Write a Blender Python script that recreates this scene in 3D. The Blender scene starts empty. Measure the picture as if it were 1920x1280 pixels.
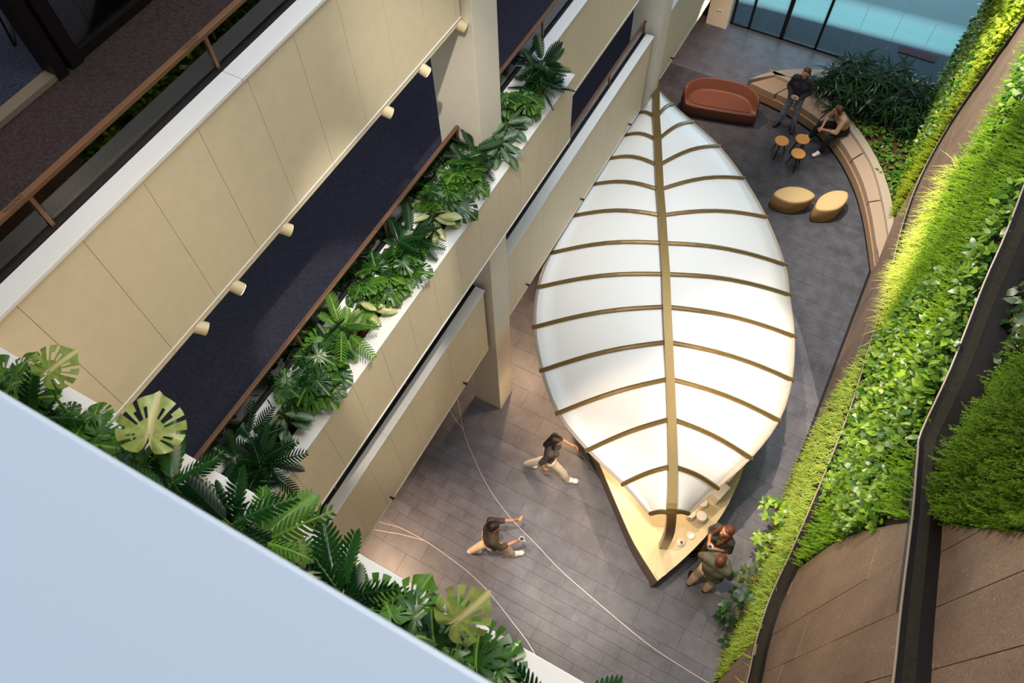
import bpy, bmesh, math, random
import numpy as np
from mathutils import Vector, Matrix, Euler
from mathutils.geometry import tessellate_polygon
S = bpy.context.scene
COL = S.collection
R = random.Random(7)

# ------------------------------------------------------------------ camera
cam = bpy.data.cameras.new('camera'); co = bpy.data.objects.new('camera', cam); COL.objects.link(co)
MW = ((0.8788638, 0.40542824, -0.25144854), (0.47672453, -0.76646976, 0.43041588), (-0.01822495, -0.49814863, -0.86690011))
m4 = Matrix([[MW[i][0], -MW[i][1], -MW[i][2], 0] for i in range(3)] + [[0, 0, 0, 1]])
co.matrix_world = Matrix.Translation((0, 0, 13)) @ m4
cam.sensor_width = 36; cam.lens = 26.756; cam.clip_start = 0.05; cam.clip_end = 200
cam.dof.use_dof = True; cam.dof.focus_distance = 10.5; cam.dof.aperture_fstop = 7.0
S.camera = co
# ------------------------------------------------------------------ world, lights, exposure
w = bpy.data.worlds.new('world'); S.world = w; w.use_nodes = True
bg = w.node_tree.nodes['Background']; bg.inputs[0].default_value = (0.56, 0.74, 1.0, 1); bg.inputs[1].default_value = 0.66
S.view_settings.view_transform = 'Standard'; S.view_settings.look = 'None'
S.view_settings.exposure = 0.0; S.view_settings.gamma = 1.0; S.view_settings.use_curve_mapping = False

def spot(loc, aim, power, size, color, blend=0.4, radius=0.06):
    l = bpy.data.lights.new('spot_lamp', 'SPOT'); l.energy = power; l.spot_size = math.radians(size)
    l.spot_blend = blend; l.color = color; l.shadow_soft_size = radius
    o = bpy.data.objects.new('spot_lamp', l); COL.objects.link(o); o.location = loc
    d = Vector(aim) - Vector(loc); o.rotation_euler = d.to_track_quat('-Z', 'Y').to_euler(); return o
def area(loc, aim, power, sx, sy, color):  # shared by the daylight roof and the added fill panels
    l = bpy.data.lights.new('area_light', 'AREA'); l.shape = 'RECTANGLE'; l.size = sx; l.size_y = sy; l.energy = power; l.color = color
    o = bpy.data.objects.new('area_light', l); COL.objects.link(o); o.location = loc
    d = Vector(aim) - Vector(loc); o.rotation_euler = d.to_track_quat('-Z', 'Y').to_euler(); return o
WARM = (1.0, 0.66, 0.40); WARM2 = (1.0, 0.78, 0.56); NEU = (1.0, 0.88, 0.74)
area((-0.7, 10.0, 17.0), (-0.7, 10.0, 0), 700, 5, 13, (0.84, 0.92, 1.0))      # daylight roof over the atrium
spot((-1.6, 12.5, 15.5), (-1.5, 9.0, 2.4), 1900, 30, (0.92, 0.96, 1.0), 0.8)  # added cool spot, lifts the far half of the leaf roof
spot((-0.6, 8.6, 15.5), (-0.9, 7.0, 0), 1400, 26, NEU, 0.8)                   # on the leaf roof, from the ceiling
spot((-2.3, 0.9, 15.5), (1.2, 4.1, 0), 4000, 25, WARM2, 0.35, 0.04)          # front counter
spot((-0.9, 0.7, 15.5), (-0.9, 3.5, 0), 6500, 15, NEU, 0.8, 0.04)           # floor before the kiosk
spot((-1.9, 6.4, 15.5), (1.85, 6.3, 0), 9000, 17, WARM2, 0.5)                 # floor between kiosk and wall
spot((-3.1, 7.0, 12.4), (2.15, 6.4, 3.7), 3600, 40, NEU, 0.7)                # green wall, from the gallery edge
spot((-3.1, 10.5, 12.4), (2.1, 11.6, 3.2), 11000, 38, NEU, 0.7)
spot((-3.0, 2.4, 12.4), (2.4, 3.2, 5.6), 1300, 44, WARM2, 0.8)
spot((0.2, 3.0, 15.5), (-3.25, 2.9, 6.6), 2600, 14, NEU, 0.45)               # planter
spot((0.4, 2.6, 13.0), (-1.6, 0.3, 9.7), 260, 70, WARM2, 0.6)                # added spot without a fixture, brightens the near planter
spot((-2.4, 16.0, 15.5), (0.2, 13.4, 0), 1300, 24, WARM2, 0.8)               # lounge
spot((-0.8, 0.4, 15.2), (-3.6, 5.25, 6.7), 2600, 13, NEU, 0.9)                # white column
area((2.2, 3.5, 13.6), (-3.4, 3.5, 5.0), 300, 1.5, 8, (1.0, 0.84, 0.64))    # added warm fill, brightens the gallery fronts, no fixture there
spot((-3.0, 14.2, 2.9), (-3.2, 15.2, 0), 300, 110, WARM, 0.9)
spot((-3.7, 6.9, 2.33), (-3.2, 6.4, 0), 260, 120, WARM, 0.9)
spot((-4.0, 1.7, 2.33), (-3.0, 1.8, 0), 420, 90, WARM, 0.9)
area((-0.2, 23.6, 1.6), (-0.2, 17, 1.3), 520, 8, 2.2, (0.70, 0.90, 1.0))    # added panel in the room behind the glass, backlights the teal band
spot((-2.3, 5.9, 2.15), (-2.1, 4.9, 0), 130, 100, WARM, 0.9)
spot((0.45, 4.35, 2.2), (0.8, 4.5, .92), 22, 120, WARM2, 0.9)
spot((-0.55, 4.75, 2.15), (-0.85, 4.1, .92), 80, 165, (1.0, .74, .48), 0.5, 0.03)            # lamp under the roof edge
area((-6.5, 5.0, 11.45), (-6.5, 5.0, 0), 80, 5, 9, (1.0, 0.86, 0.78))        # added fill lights under the gallery ceilings, brightening the carpets
area((-6.0, 7.0, 8.40), (-6.0, 7.0, 0), 100, 4, 14, (0.8, 0.88, 1.0))  # same added fill, middle gallery
area((-6.0, 8.0, 5.40), (-6.0, 8.0, 0), 80, 4, 14, (0.8, 0.88, 1.0))  # same added fill, lowest gallery

# ------------------------------------------------------------------ materials
def lin(c):
    return tuple(((x / 12.92) if x <= 0.04045 else ((x + 0.055) / 1.055) ** 2.4) for x in c)
def rgb(r, g, b): return lin((r / 255, g / 255, b / 255)) + (1,)
class NT:
    def __init__(s, name):
        s.m = bpy.data.materials.new(name); s.m.use_nodes = True; s.t = s.m.node_tree; s.n = s.t.nodes
        s.p = s.n['Principled BSDF']; s.out = s.n['Material Output']
    def add(s, ty, **kw):
        n = s.n.new(ty)
        for k, v in kw.items():
            if isinstance(k, str) and hasattr(n, k): setattr(n, k, v)
        return n
    def ln(s, a, b): s.t.links.new(a, b)
    def mix(s, fac, a, b, ty='MIX'):
        n = s.n.new('ShaderNodeMix'); n.data_type = 'RGBA'; n.blend_type = ty
        for i, v in ((0, fac), (6, a), (7, b)):
            if hasattr(v, 'is_linked'): s.ln(v, n.inputs[i])
            else: n.inputs[i].default_value = v
        return n.outputs[2]
    def ramp(s, fac, stops):
        n = s.n.new('ShaderNodeValToRGB'); s.ln(fac, n.inputs[0]); e = n.color_ramp.elements
        while len(e) < len(stops): e.new(0.5)
        for i, (p, c) in enumerate(stops): e[i].position = p; e[i].color = c
        return n.outputs[0]
    def noise(s, scale, detail=3, rough=0.55, stretch=None, coord='Object'):
        tc = s.n.new('ShaderNodeTexCoord'); n = s.n.new('ShaderNodeTexNoise'); n.inputs['Scale'].default_value = scale
        n.inputs['Detail'].default_value = detail; n.inputs['Roughness'].default_value = rough
        v = tc.outputs[coord]
        if stretch:
            mp = s.n.new('ShaderNodeMapping'); mp.inputs['Scale'].default_value = stretch; s.ln(v, mp.inputs[0]); v = mp.outputs[0]
        s.ln(v, n.inputs['Vector']); return n.outputs[0]
    def bump(s, h, strength=0.3, dist=0.01):
        b = s.n.new('ShaderNodeBump'); b.inputs['Strength'].default_value = strength; b.inputs['Distance'].default_value = dist
        s.ln(h, b.inputs['Height']); s.ln(b.outputs[0], s.p.inputs['Normal'])
def mat(name, c, rough=0.5, metal=0.0, var=0.0, scale=20, stretch=None, bump=0, emit=None, es=0, coat=0, rnd=0):
    t = NT(name); t.p.inputs['Roughness'].default_value = rough; t.p.inputs['Metallic'].default_value = metal
    t.p.inputs['Base Color'].default_value = c; cur = None
    if var or bump:
        f = t.noise(scale, stretch=stretch)
        if var:
            d = tuple(x * (1 - var) for x in c[:3]) + (1,); u = tuple(min(1, x * (1 + var)) for x in c[:3]) + (1,)
            cur = t.ramp(f, [(0.3, d), (0.7, u)])
        if bump: t.bump(f, bump, 0.01)
    if rnd:
        oi = t.n.new('ShaderNodeObjectInfo'); r = t.ramp(oi.outputs['Random'], [(0, (1 - rnd,) * 3 + (1,)), (1, (1 + rnd,) * 3 + (1,))])
        cur = t.mix(1.0, cur if cur is not None else c, r, 'MULTIPLY')
    if cur is not None: t.ln(cur, t.p.inputs['Base Color'])
    if emit: t.p.inputs['Emission Color'].default_value = emit; t.p.inputs['Emission Strength'].default_value = es
    if coat: t.p.inputs['Coat Weight'].default_value = coat
    return t.m
M = {}
M['cream'] = mat('cream_panel', rgb(226, 212, 182), 0.55, var=0.03, scale=9)
M['white'] = mat('white_lacquer', rgb(232, 232, 230), 0.28)
M['parapet'] = mat('parapet_paint', rgb(206, 213, 219), 0.4)
M['column'] = mat('column_paint', rgb(232, 226, 212), 0.6, var=0.02, scale=4)
M['liner'] = mat('cream_liner', rgb(236, 214, 190), 0.5)
M['bronze'] = mat('bronze_rail', rgb(126, 92, 68), 0.42, 0.55, var=0.06, scale=30, stretch=(1, 0.1, 1))
M['darkmetal'] = mat('dark_metal', rgb(34, 31, 32), 0.45, 0.4, var=0.15, scale=14)
M['black'] = mat('black_frame', rgb(20, 19, 20), 0.45, 0.2)
M['steel'] = mat('brushed_steel', rgb(190, 190, 192), 0.3, 0.9)
M['brass'] = mat('brass_inlay', rgb(200, 190, 176), 0.35, 0.4)
M['rimgrey'] = mat('galvanised_rim', rgb(150, 140, 126), 0.5, 0.2)
M['gold'] = mat('satin_bronze', rgb(134, 110, 64), 0.36, 0.55, var=0.05, scale=25)
M['roof'] = mat('roof_membrane', rgb(246, 246, 244), 0.38, var=0.01, scale=60)
M['counterside'] = mat('counter_side', rgb(120, 96, 66), 0.5, 0.25, var=0.05, scale=8)
M['countertop'] = mat('countertop', rgb(218, 200, 160), 0.4, var=0.02, scale=10)
M['backing'] = mat('planting_felt', rgb(30, 28, 18), 0.95, var=0.4, scale=22)
M['soil'] = mat('soil', rgb(74, 46, 30), 0.95, var=0.45, scale=30, bump=0.8)
M['bench'] = mat('bench_fabric', rgb(158, 138, 120), 0.75, var=0.04, scale=70, bump=0.1)
M['benchledge'] = mat('bench_ledge', rgb(164, 152, 138), 0.55, var=0.03, scale=30)
M['benchbase'] = mat('bench_base', rgb(150, 122, 96), 0.6, var=0.04, scale=20)
M['leather'] = mat('brown_leather', rgb(100, 57, 43), 0.48, var=0.06, scale=40, bump=0.06)
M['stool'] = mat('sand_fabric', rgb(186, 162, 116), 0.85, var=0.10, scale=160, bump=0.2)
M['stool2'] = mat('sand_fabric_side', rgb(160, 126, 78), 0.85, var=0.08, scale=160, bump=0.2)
M['oak'] = mat('oak_top', rgb(216, 152, 84), 0.5, var=0.09, scale=14, stretch=(1, 14, 1))
M['ceramic'] = mat('white_ceramic', rgb(240, 238, 232), 0.25)
M['lampwhite'] = mat('paper_white', rgb(246, 240, 226), 0.5)
M['red'] = mat('red_berries', rgb(170, 40, 36), 0.5)
M['redstrip'] = mat('dim_red_strip', rgb(92, 48, 62), 0.9, var=0.4, scale=30)
M['coffee'] = mat('coffee', rgb(50, 26, 18), 0.3)
M['ink'] = mat('dark_print', rgb(38, 26, 20), 0.6)
M['skin'] = mat('skin', rgb(206, 148, 116), 0.5, var=0.04, scale=30)
M['hairbrown'] = mat('brown_hair', rgb(82, 50, 34), 0.5, var=0.3, scale=60, stretch=(1, 1, 0.2), bump=0.3)
M['hairred'] = mat('auburn_hair', rgb(100, 56, 36), 0.5, var=0.3, scale=60, stretch=(1, 1, 0.2), bump=0.3)
M['hairdark'] = mat('dark_hair', rgb(34, 26, 24), 0.5, var=0.3, scale=60, bump=0.3)
M['charcoal'] = mat('charcoal_knit', rgb(46, 44, 50), 0.85, var=0.12, scale=90)
M['denim'] = mat('faded_denim', rgb(122, 138, 160), 0.8, var=0.35, scale=14)
M['tan'] = mat('tan_shirt', rgb(176, 146, 116), 0.8, var=0.06, scale=40)
M['blackcloth'] = mat('black_cloth', rgb(24, 23, 27), 0.85, var=0.1, scale=40)
M['greencloth'] = mat('sage_overshirt', rgb(92, 94, 74), 0.85, var=0.08, scale=30)
M['beige'] = mat('beige_chinos', rgb(214, 192, 164), 0.8, var=0.05, scale=30)
M['taupe'] = mat('taupe_trousers', rgb(122, 94, 72), 0.8, var=0.06, scale=30)
M['whitecloth'] = mat('white_trousers', rgb(226, 216, 202), 0.8, var=0.04, scale=30)
M['brownshirt'] = mat('brown_shirt', rgb(88, 72, 60), 0.85, var=0.06, scale=30)
M['patterned'] = mat('grey_patterned_knit', rgb(74, 68, 66), 0.85, var=0.6, scale=70)
M['shoeblack'] = mat('black_shoe', rgb(30, 27, 28), 0.45)
M['shoewhite'] = mat('white_shoe', rgb(238, 234, 230), 0.5)
M['eye'] = mat('eye', rgb(40, 26, 22), 0.3)
M['lip'] = mat('lip', rgb(168, 92, 80), 0.5)
M['glow'] = mat('lit_lens', rgb(255, 220, 180), 0.4, emit=(1.0, 0.72, 0.45, 1), es=7)
M['spotbody'] = mat('cream_spot_housing', rgb(212, 198, 160), 0.45)
M['lens'] = mat('dark_lens', rgb(38, 34, 30), 0.2, 0.5)
M['stem'] = mat('leaf_stalk', rgb(96, 128, 52), 0.5)
M['twig'] = mat('red_brown_twig', rgb(110, 60, 44), 0.6)

def m_carpet(name, c1, c2):
    t = NT(name); t.p.inputs['Roughness'].default_value = 0.95
    a = t.noise(26, 4, 0.7, (1, 3.2, 1)); b = t.noise(170, 2, 0.8)
    x = t.mix(0.5, a, b); t.ln(t.ramp(x, [(0.38, c1), (0.66, c2)]), t.p.inputs['Base Color']); t.bump(x, 0.4, 0.004); return t.m
M['carpet'] = m_carpet('navy_carpet', rgb(22, 22, 32), rgb(62, 62, 82))
M['carpet3'] = m_carpet('plum_carpet', rgb(34, 27, 30), rgb(96, 82, 84))
M['carpetgrey'] = m_carpet('grey_carpet', rgb(44, 52, 62), rgb(110, 122, 134))
M['carpetblue'] = m_carpet('blue_carpet', rgb(22, 27, 44), rgb(78, 92, 126))
def m_stone(name, c, v=0.14, fleck=0.5, sc=5, rough=0.5, rnd=0.06, stretch=None, fs=75):
    t = NT(name); t.p.inputs['Roughness'].default_value = rough
    big = t.noise(sc, 5, 0.62, stretch); fine = t.noise(fs, 4, 0.75)
    lo = tuple(x * (1 - v) for x in c[:3]) + (1,); hi = tuple(x * (1 + v) for x in c[:3]) + (1,)
    base = t.ramp(big, [(0.3, lo), (0.7, hi)])
    sp = t.ramp(fine, [(0.35, (0.62,) * 3 + (1,)), (0.5, (1,) * 3 + (1,)), (0.62, (1,) * 3 + (1,)), (0.72, (1 + 1.6 * fleck,) * 3 + (1,))])
    x = t.mix(1.0, base, sp, 'MULTIPLY')
    oi = t.n.new('ShaderNodeObjectInfo'); r = t.ramp(oi.outputs['Random'], [(0, (1 - rnd,) * 3 + (1,)), (1, (1 + rnd,) * 3 + (1,))])
    x = t.mix(1.0, x, r, 'MULTIPLY'); t.ln(x, t.p.inputs['Base Color']); t.bump(fine, 0.15, 0.003); return t.m
M['tile'] = m_stone('granite_tile', rgb(98, 98, 108), 0.24, 1.3, 3.5, 0.42, 0.09)
M['tiledark'] = m_stone('dark_lounge_tile', rgb(67, 68, 76), 0.42, 1.4, 3.5, 0.55, 0.03)
M['joint'] = mat('tile_joint', rgb(52, 46, 44), 0.9)
M['slab'] = m_stone('brown_stone_slab', rgb(136, 115, 100), 0.2, 1.6, 2.5, 0.55, 0.07, (1, 1, 0.4), 46)
M['jointlight'] = mat('pale_joint', rgb(172, 150, 130), 0.7)

def m_glass(name, tint, refl=1.0):
    t = NT(name); t.n.remove(t.p)
    tr = t.n.new('ShaderNodeBsdfTransparent'); tr.inputs[0].default_value = tint
    gl = t.n.new('ShaderNodeBsdfGlossy'); gl.inputs['Roughness'].default_value = 0.02
    fr = t.n.new('ShaderNodeFresnel'); fr.inputs[0].default_value = 1.5
    mu = t.n.new('ShaderNodeMath'); mu.operation = 'MULTIPLY'; mu.inputs[1].default_value = refl; mu.use_clamp = True; t.ln(fr.outputs[0], mu.inputs[0])
    mx = t.n.new('ShaderNodeMixShader'); t.ln(mu.outputs[0], mx.inputs[0]); t.ln(tr.outputs[0], mx.inputs[1]); t.ln(gl.outputs[0], mx.inputs[2])
    t.ln(mx.outputs[0], t.out.inputs[0]); return t.m
M['glass'] = m_glass('clear_glass', (0.88, 0.9, 0.9, 1), 1.2)
def m_reflband():
    # clear pane with a soft teal reflection band painted into its colour
    t = NT('glass_with_painted_reflection'); p = t.p
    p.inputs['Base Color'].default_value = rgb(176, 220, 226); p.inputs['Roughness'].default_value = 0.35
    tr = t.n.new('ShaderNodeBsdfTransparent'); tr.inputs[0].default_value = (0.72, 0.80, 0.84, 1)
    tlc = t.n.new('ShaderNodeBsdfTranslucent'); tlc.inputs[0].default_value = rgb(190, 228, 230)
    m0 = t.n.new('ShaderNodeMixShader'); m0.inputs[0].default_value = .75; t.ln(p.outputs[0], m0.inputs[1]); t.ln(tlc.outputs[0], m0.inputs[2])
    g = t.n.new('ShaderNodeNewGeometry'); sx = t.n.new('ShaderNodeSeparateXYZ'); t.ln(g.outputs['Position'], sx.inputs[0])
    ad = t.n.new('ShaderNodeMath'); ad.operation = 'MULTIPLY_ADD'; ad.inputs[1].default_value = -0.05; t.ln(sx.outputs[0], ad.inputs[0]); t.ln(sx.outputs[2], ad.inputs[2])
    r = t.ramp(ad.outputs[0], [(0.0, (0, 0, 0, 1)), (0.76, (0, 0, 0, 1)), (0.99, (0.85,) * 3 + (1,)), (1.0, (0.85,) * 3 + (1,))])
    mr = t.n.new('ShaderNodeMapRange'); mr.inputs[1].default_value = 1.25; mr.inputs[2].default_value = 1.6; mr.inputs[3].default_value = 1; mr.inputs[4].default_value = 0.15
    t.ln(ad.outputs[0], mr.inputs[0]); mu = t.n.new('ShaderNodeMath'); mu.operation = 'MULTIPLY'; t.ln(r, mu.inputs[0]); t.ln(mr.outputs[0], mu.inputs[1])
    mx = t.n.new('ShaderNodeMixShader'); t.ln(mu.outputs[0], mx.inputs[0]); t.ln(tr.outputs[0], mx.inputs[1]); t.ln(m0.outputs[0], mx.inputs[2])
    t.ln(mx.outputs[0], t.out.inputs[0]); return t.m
M['reflband'] = m_reflband()

def m_leaf(name, c1, c2, vein=None, attr=False, transl=0.28, rough=0.32, vw=0.04):
    t = NT(name); t.p.inputs['Roughness'].default_value = rough
    if attr:
        a = t.n.new('ShaderNodeAttribute'); a.attribute_name = 'tint'; col = t.mix(a.outputs['Fac'], c1, c2)
    else:
        oi = t.n.new('ShaderNodeObjectInfo'); col = t.mix(oi.outputs['Random'], c1, c2)
    nz = t.noise(30, 3); col = t.mix(1.0, col, t.ramp(nz, [(0.3, (0.78,) * 3 + (1,)), (0.7, (1.2,) * 3 + (1,))]), 'MULTIPLY')
    if vein:
        tc = t.n.new('ShaderNodeTexCoord'); sx = t.n.new('ShaderNodeSeparateXYZ'); t.ln(tc.outputs['Object'], sx.inputs[0])
        ab = t.n.new('ShaderNodeMath'); ab.operation = 'ABSOLUTE'; t.ln(sx.outputs[0], ab.inputs[0])
        n2 = t.noise(42, 2, 0.6, (1, 0.5, 1)); ad = t.n.new('ShaderNodeMath'); ad.operation = 'MULTIPLY_ADD'; ad.inputs[1].default_value = 0.06 if vw > 0.03 else 0.004
        t.ln(n2, ad.inputs[0]); t.ln(ab.outputs[0], ad.inputs[2])
        f = t.ramp(ad.outputs[0], [(vw * 0.7, (1, 1, 1, 1)), (vw * 1.6, (0, 0, 0, 1))])
        col = t.mix(f, col, vein)
    t.ln(col, t.p.inputs['Base Color'])
    tl = t.n.new('ShaderNodeBsdfTranslucent'); t.ln(col, tl.inputs[0])
    mx = t.n.new('ShaderNodeMixShader'); mx.inputs[0].default_value = transl
    t.ln(t.p.outputs[0], mx.inputs[1]); t.ln(tl.outputs[0], mx.inputs[2]); t.ln(mx.outputs[0], t.out.inputs[0]); return t.m
M['monstera'] = m_leaf('monstera_leaf', rgb(22, 66, 20), rgb(84, 132, 36), vein=rgb(128, 168, 66), vw=0.006)
M['monsteracream'] = m_leaf('variegated_leaf', rgb(112, 146, 60), rgb(158, 172, 92), vein=rgb(206, 196, 140), vw=0.012)
M['aglao'] = m_leaf('silver_leaf', rgb(30, 66, 44), rgb(60, 96, 62), vein=rgb(132, 156, 120), vw=0.045)
M['aglaocream'] = m_leaf('cream_leaf', rgb(78, 120, 56), rgb(110, 150, 70), vein=rgb(214, 214, 150), vw=0.055)
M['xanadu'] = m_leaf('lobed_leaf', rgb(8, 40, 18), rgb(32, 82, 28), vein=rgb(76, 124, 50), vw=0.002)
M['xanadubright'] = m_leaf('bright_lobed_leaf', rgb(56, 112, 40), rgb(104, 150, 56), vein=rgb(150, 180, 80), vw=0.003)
M['wallleaf'] = m_leaf('wall_leaves', rgb(28, 84, 20), rgb(150, 184, 58), attr=True)
M['wallleafdark'] = m_leaf('wall_leaves_dark', rgb(30, 62, 26), rgb(108, 122, 56), attr=True)
M['lime'] = m_leaf('lime_grass', rgb(132, 172, 16), rgb(226, 232, 96), attr=True, rough=0.5)
M['fern'] = m_leaf('plume_fern', rgb(62, 118, 6), rgb(150, 190, 40), attr=True, rough=0.6)
M['ferndark'] = m_leaf('plume_fern_dark', rgb(48, 86, 4), rgb(112, 146, 24), attr=True, rough=0.6)
M['lowgrass'] = m_leaf('low_grass', rgb(96, 136, 16), rgb(190, 206, 78), attr=True, rough=0.5)
M['yellowfern'] = m_leaf('yellow_green_foliage', rgb(104, 148, 20), rgb(184, 196, 50), attr=True, rough=0.5)
M['shrub'] = m_leaf('shrub_leaf', rgb(14, 44, 24), rgb(62, 96, 46), attr=True, rough=0.3)
M['ground'] = m_leaf('ground_leaf', rgb(36, 84, 26), rgb(122, 158, 56), attr=True, rough=0.3)

# ------------------------------------------------------------------ builders
def wloc(p):
    v = Vector((0, 0, 0))
    while p is not None: v = v + p.location; p = p.parent
    return v
def link(me, name, material, parent):
    if material is not None and not me.materials: me.materials.append(material)
    o = bpy.data.objects.new(name, me); COL.objects.link(o)
    if parent is not None: o.parent = parent
    return o
def tag(o, label=None, cat=None, group=None, kind=None):
    if label: o['label'] = label
    if cat: o['category'] = cat
    if group: o['group'] = group
    if kind: o['kind'] = kind
    return o
def empty(name, loc, rz=0, **k):
    o = bpy.data.objects.new(name, None); COL.objects.link(o); o.location = loc; o.rotation_euler = (0, 0, rz)
    o.empty_display_size = 0.1; return tag(o, **k)
class MB:
    def __init__(s): s.v = []; s.f = []
    def quad(s, *p):
        n = len(s.v); s.v += [tuple(q) for q in p]; s.f.append(tuple(range(n, n + len(p)))); return s
    def box(s, x0, y0, z0, x1, y1, z1):
        n = len(s.v)
        s.v += [(x0, y0, z0), (x1, y0, z0), (x1, y1, z0), (x0, y1, z0), (x0, y0, z1), (x1, y0, z1), (x1, y1, z1), (x0, y1, z1)]
        s.f += [tuple(n + i for i in q) for q in ((3, 2, 1, 0), (4, 5, 6, 7), (0, 1, 5, 4), (1, 2, 6, 5), (2, 3, 7, 6), (3, 0, 4, 7))]; return s
    def prism(s, poly, z0, z1, scale_bottom=None):
        n = len(s.v); k = len(poly)
        a = sum(poly[i][0] * poly[(i + 1) % k][1] - poly[(i + 1) % k][0] * poly[i][1] for i in range(k))
        if a < 0: poly = poly[::-1]
        bot = poly if scale_bottom is None else scale_bottom(poly)
        s.v += [(p[0], p[1], z0) for p in bot] + [(p[0], p[1], z1) for p in poly]
        for i in range(k): j = (i + 1) % k; s.f.append((n + i, n + j, n + k + j, n + k + i))
        tris = tessellate_polygon([[Vector((p[0], p[1], 0)) for p in poly]])
        for t in tris:
            q = [poly[i] for i in t]; ar = (q[1][0] - q[0][0]) * (q[2][1] - q[0][1]) - (q[2][0] - q[0][0]) * (q[1][1] - q[0][1])
            t = tuple(t) if ar > 0 else tuple(t)[::-1]
            s.f.append(tuple(n + k + i for i in t)); s.f.append(tuple(n + i for i in t[::-1]))
        return s
    def wallprism(s, poly, x0, x1):
        # poly in (y, z); extruded along x from x0 (front, towards the hall) to x1
        m = MB(); m.prism(poly, 0, x1 - x0); n = len(s.v)
        s.v += [(x0 + z, x, y) for x, y, z in m.v]; s.f += [tuple(n + i for i in f) for f in m.f]; return s
    def tube(s, pts, r, k=8, cap=True, flat=1.0):
        pts = [Vector(p) for p in pts]; n0 = len(s.v); rr = r if isinstance(r, (list, tuple)) else [r] * len(pts)
        up = Vector((0, 0, 1))
        for i, p in enumerate(pts):
            d = (pts[min(i + 1, len(pts) - 1)] - pts[max(i - 1, 0)]).normalized()
            a = d.cross(up)
            if a.length < 1e-3: a = d.cross(Vector((0, 1, 0)))
            a.normalize(); b = d.cross(a).normalized()
            for j in range(k):
                t = 2 * math.pi * (j + 0.5) / k; s.v.append(tuple(p + a * math.cos(t) * rr[i] + b * math.sin(t) * rr[i] * flat))
        for i in range(len(pts) - 1):
            for j in range(k):
                q = (j + 1) % k; s.f.append((n0 + i * k + j, n0 + i * k + q, n0 + (i + 1) * k + q, n0 + (i + 1) * k + j))
        if cap:
            s.f.append(tuple(n0 + j for j in range(k))[::-1]); e = n0 + (len(pts) - 1) * k; s.f.append(tuple(e + j for j in range(k)))
        return s
    def lathe(s, prof, c=(0, 0, 0), k=24):
        n0 = len(s.v)
        for r, z in prof:
            for j in range(k): t = 2 * math.pi * j / k; s.v.append((c[0] + r * math.cos(t), c[1] + r * math.sin(t), c[2] + z))
        for i in range(len(prof) - 1):
            for j in range(k):
                q = (j + 1) % k; s.f.append((n0 + i * k + j, n0 + i * k + q, n0 + (i + 1) * k + q, n0 + (i + 1) * k + j))
        s.f.append(tuple(n0 + j for j in range(k))[::-1]); e = n0 + (len(prof) - 1) * k; s.f.append(tuple(e + j for j in range(k))); return s
    def build(s, name, material, parent=None, local=False, smooth=False, bevel=0):
        off = Vector((0, 0, 0)) if (local or parent is None) else wloc(parent)
        me = bpy.data.meshes.new(name); me.from_pydata([(a[0] - off.x, a[1] - off.y, a[2] - off.z) for a in s.v], [], s.f)
        if bevel:
            bm = bmesh.new(); bm.from_mesh(me); bmesh.ops.remove_doubles(bm, verts=bm.verts, dist=1e-5)
            bmesh.ops.bevel(bm, geom=list(bm.edges), offset=bevel, segments=2, affect='EDGES', profile=0.5); bm.to_mesh(me); bm.free()
        if smooth: me.polygons.foreach_set('use_smooth', [True] * len(me.polygons))
        me.update(); return link(me, name, material, parent)
def curve_interp(pts, t):
    # Catmull-Rom through pts at parameter t in [0, len-1]
    n = len(pts); i = min(int(t), n - 2); f = t - i
    p = [pts[max(0, min(n - 1, i + k))] for k in (-1, 0, 1, 2)]
    return tuple(0.5 * ((2 * b) + (-a + c) * f + (2 * a - 5 * b + 4 * c - d) * f * f + (-a + 3 * b - 3 * c + d) * f ** 3) for a, b, c, d in zip(*p))
def dens(pts, k=4):
    n = len(pts) - 1; return [curve_interp(pts, i / k) for i in range(n * k)] + [tuple(pts[-1])]
def clip(poly, x0, y0, x1, y1):
    for ax, v, sg in ((0, x0, 1), (0, x1, -1), (1, y0, 1), (1, y1, -1)):
        out = []; n = len(poly)
        for i in range(n):
            a, b = poly[i - 1], poly[i]; da, db = (a[ax] - v) * sg, (b[ax] - v) * sg
            if (da >= 0) != (db >= 0):
                t = da / (da - db); out.append((a[0] + (b[0] - a[0]) * t, a[1] + (b[1] - a[1]) * t))
            if db >= 0: out.append(b)
        poly = out
        if len(poly) < 3: return []
    q = [poly[0]]
    for p in poly[1:]:
        if abs(p[0] - q[-1][0]) + abs(p[1] - q[-1][1]) > 1e-4: q.append(p)
    if len(q) > 3 and abs(q[0][0] - q[-1][0]) + abs(q[0][1] - q[-1][1]) < 1e-4: q.pop()
    return q if len(q) >= 3 else []
def parea(p): return abs(sum(p[i - 1][0] * p[i][1] - p[i][0] * p[i - 1][1] for i in range(len(p)))) / 2
def inside(p, poly):
    c = False
    for i in range(len(poly)):
        a, b = poly[i - 1], poly[i]
        if (a[1] > p[1]) != (b[1] > p[1]) and p[0] < (b[0] - a[0]) * (p[1] - a[1]) / (b[1] - a[1]) + a[0]: c = not c
    return c

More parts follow.
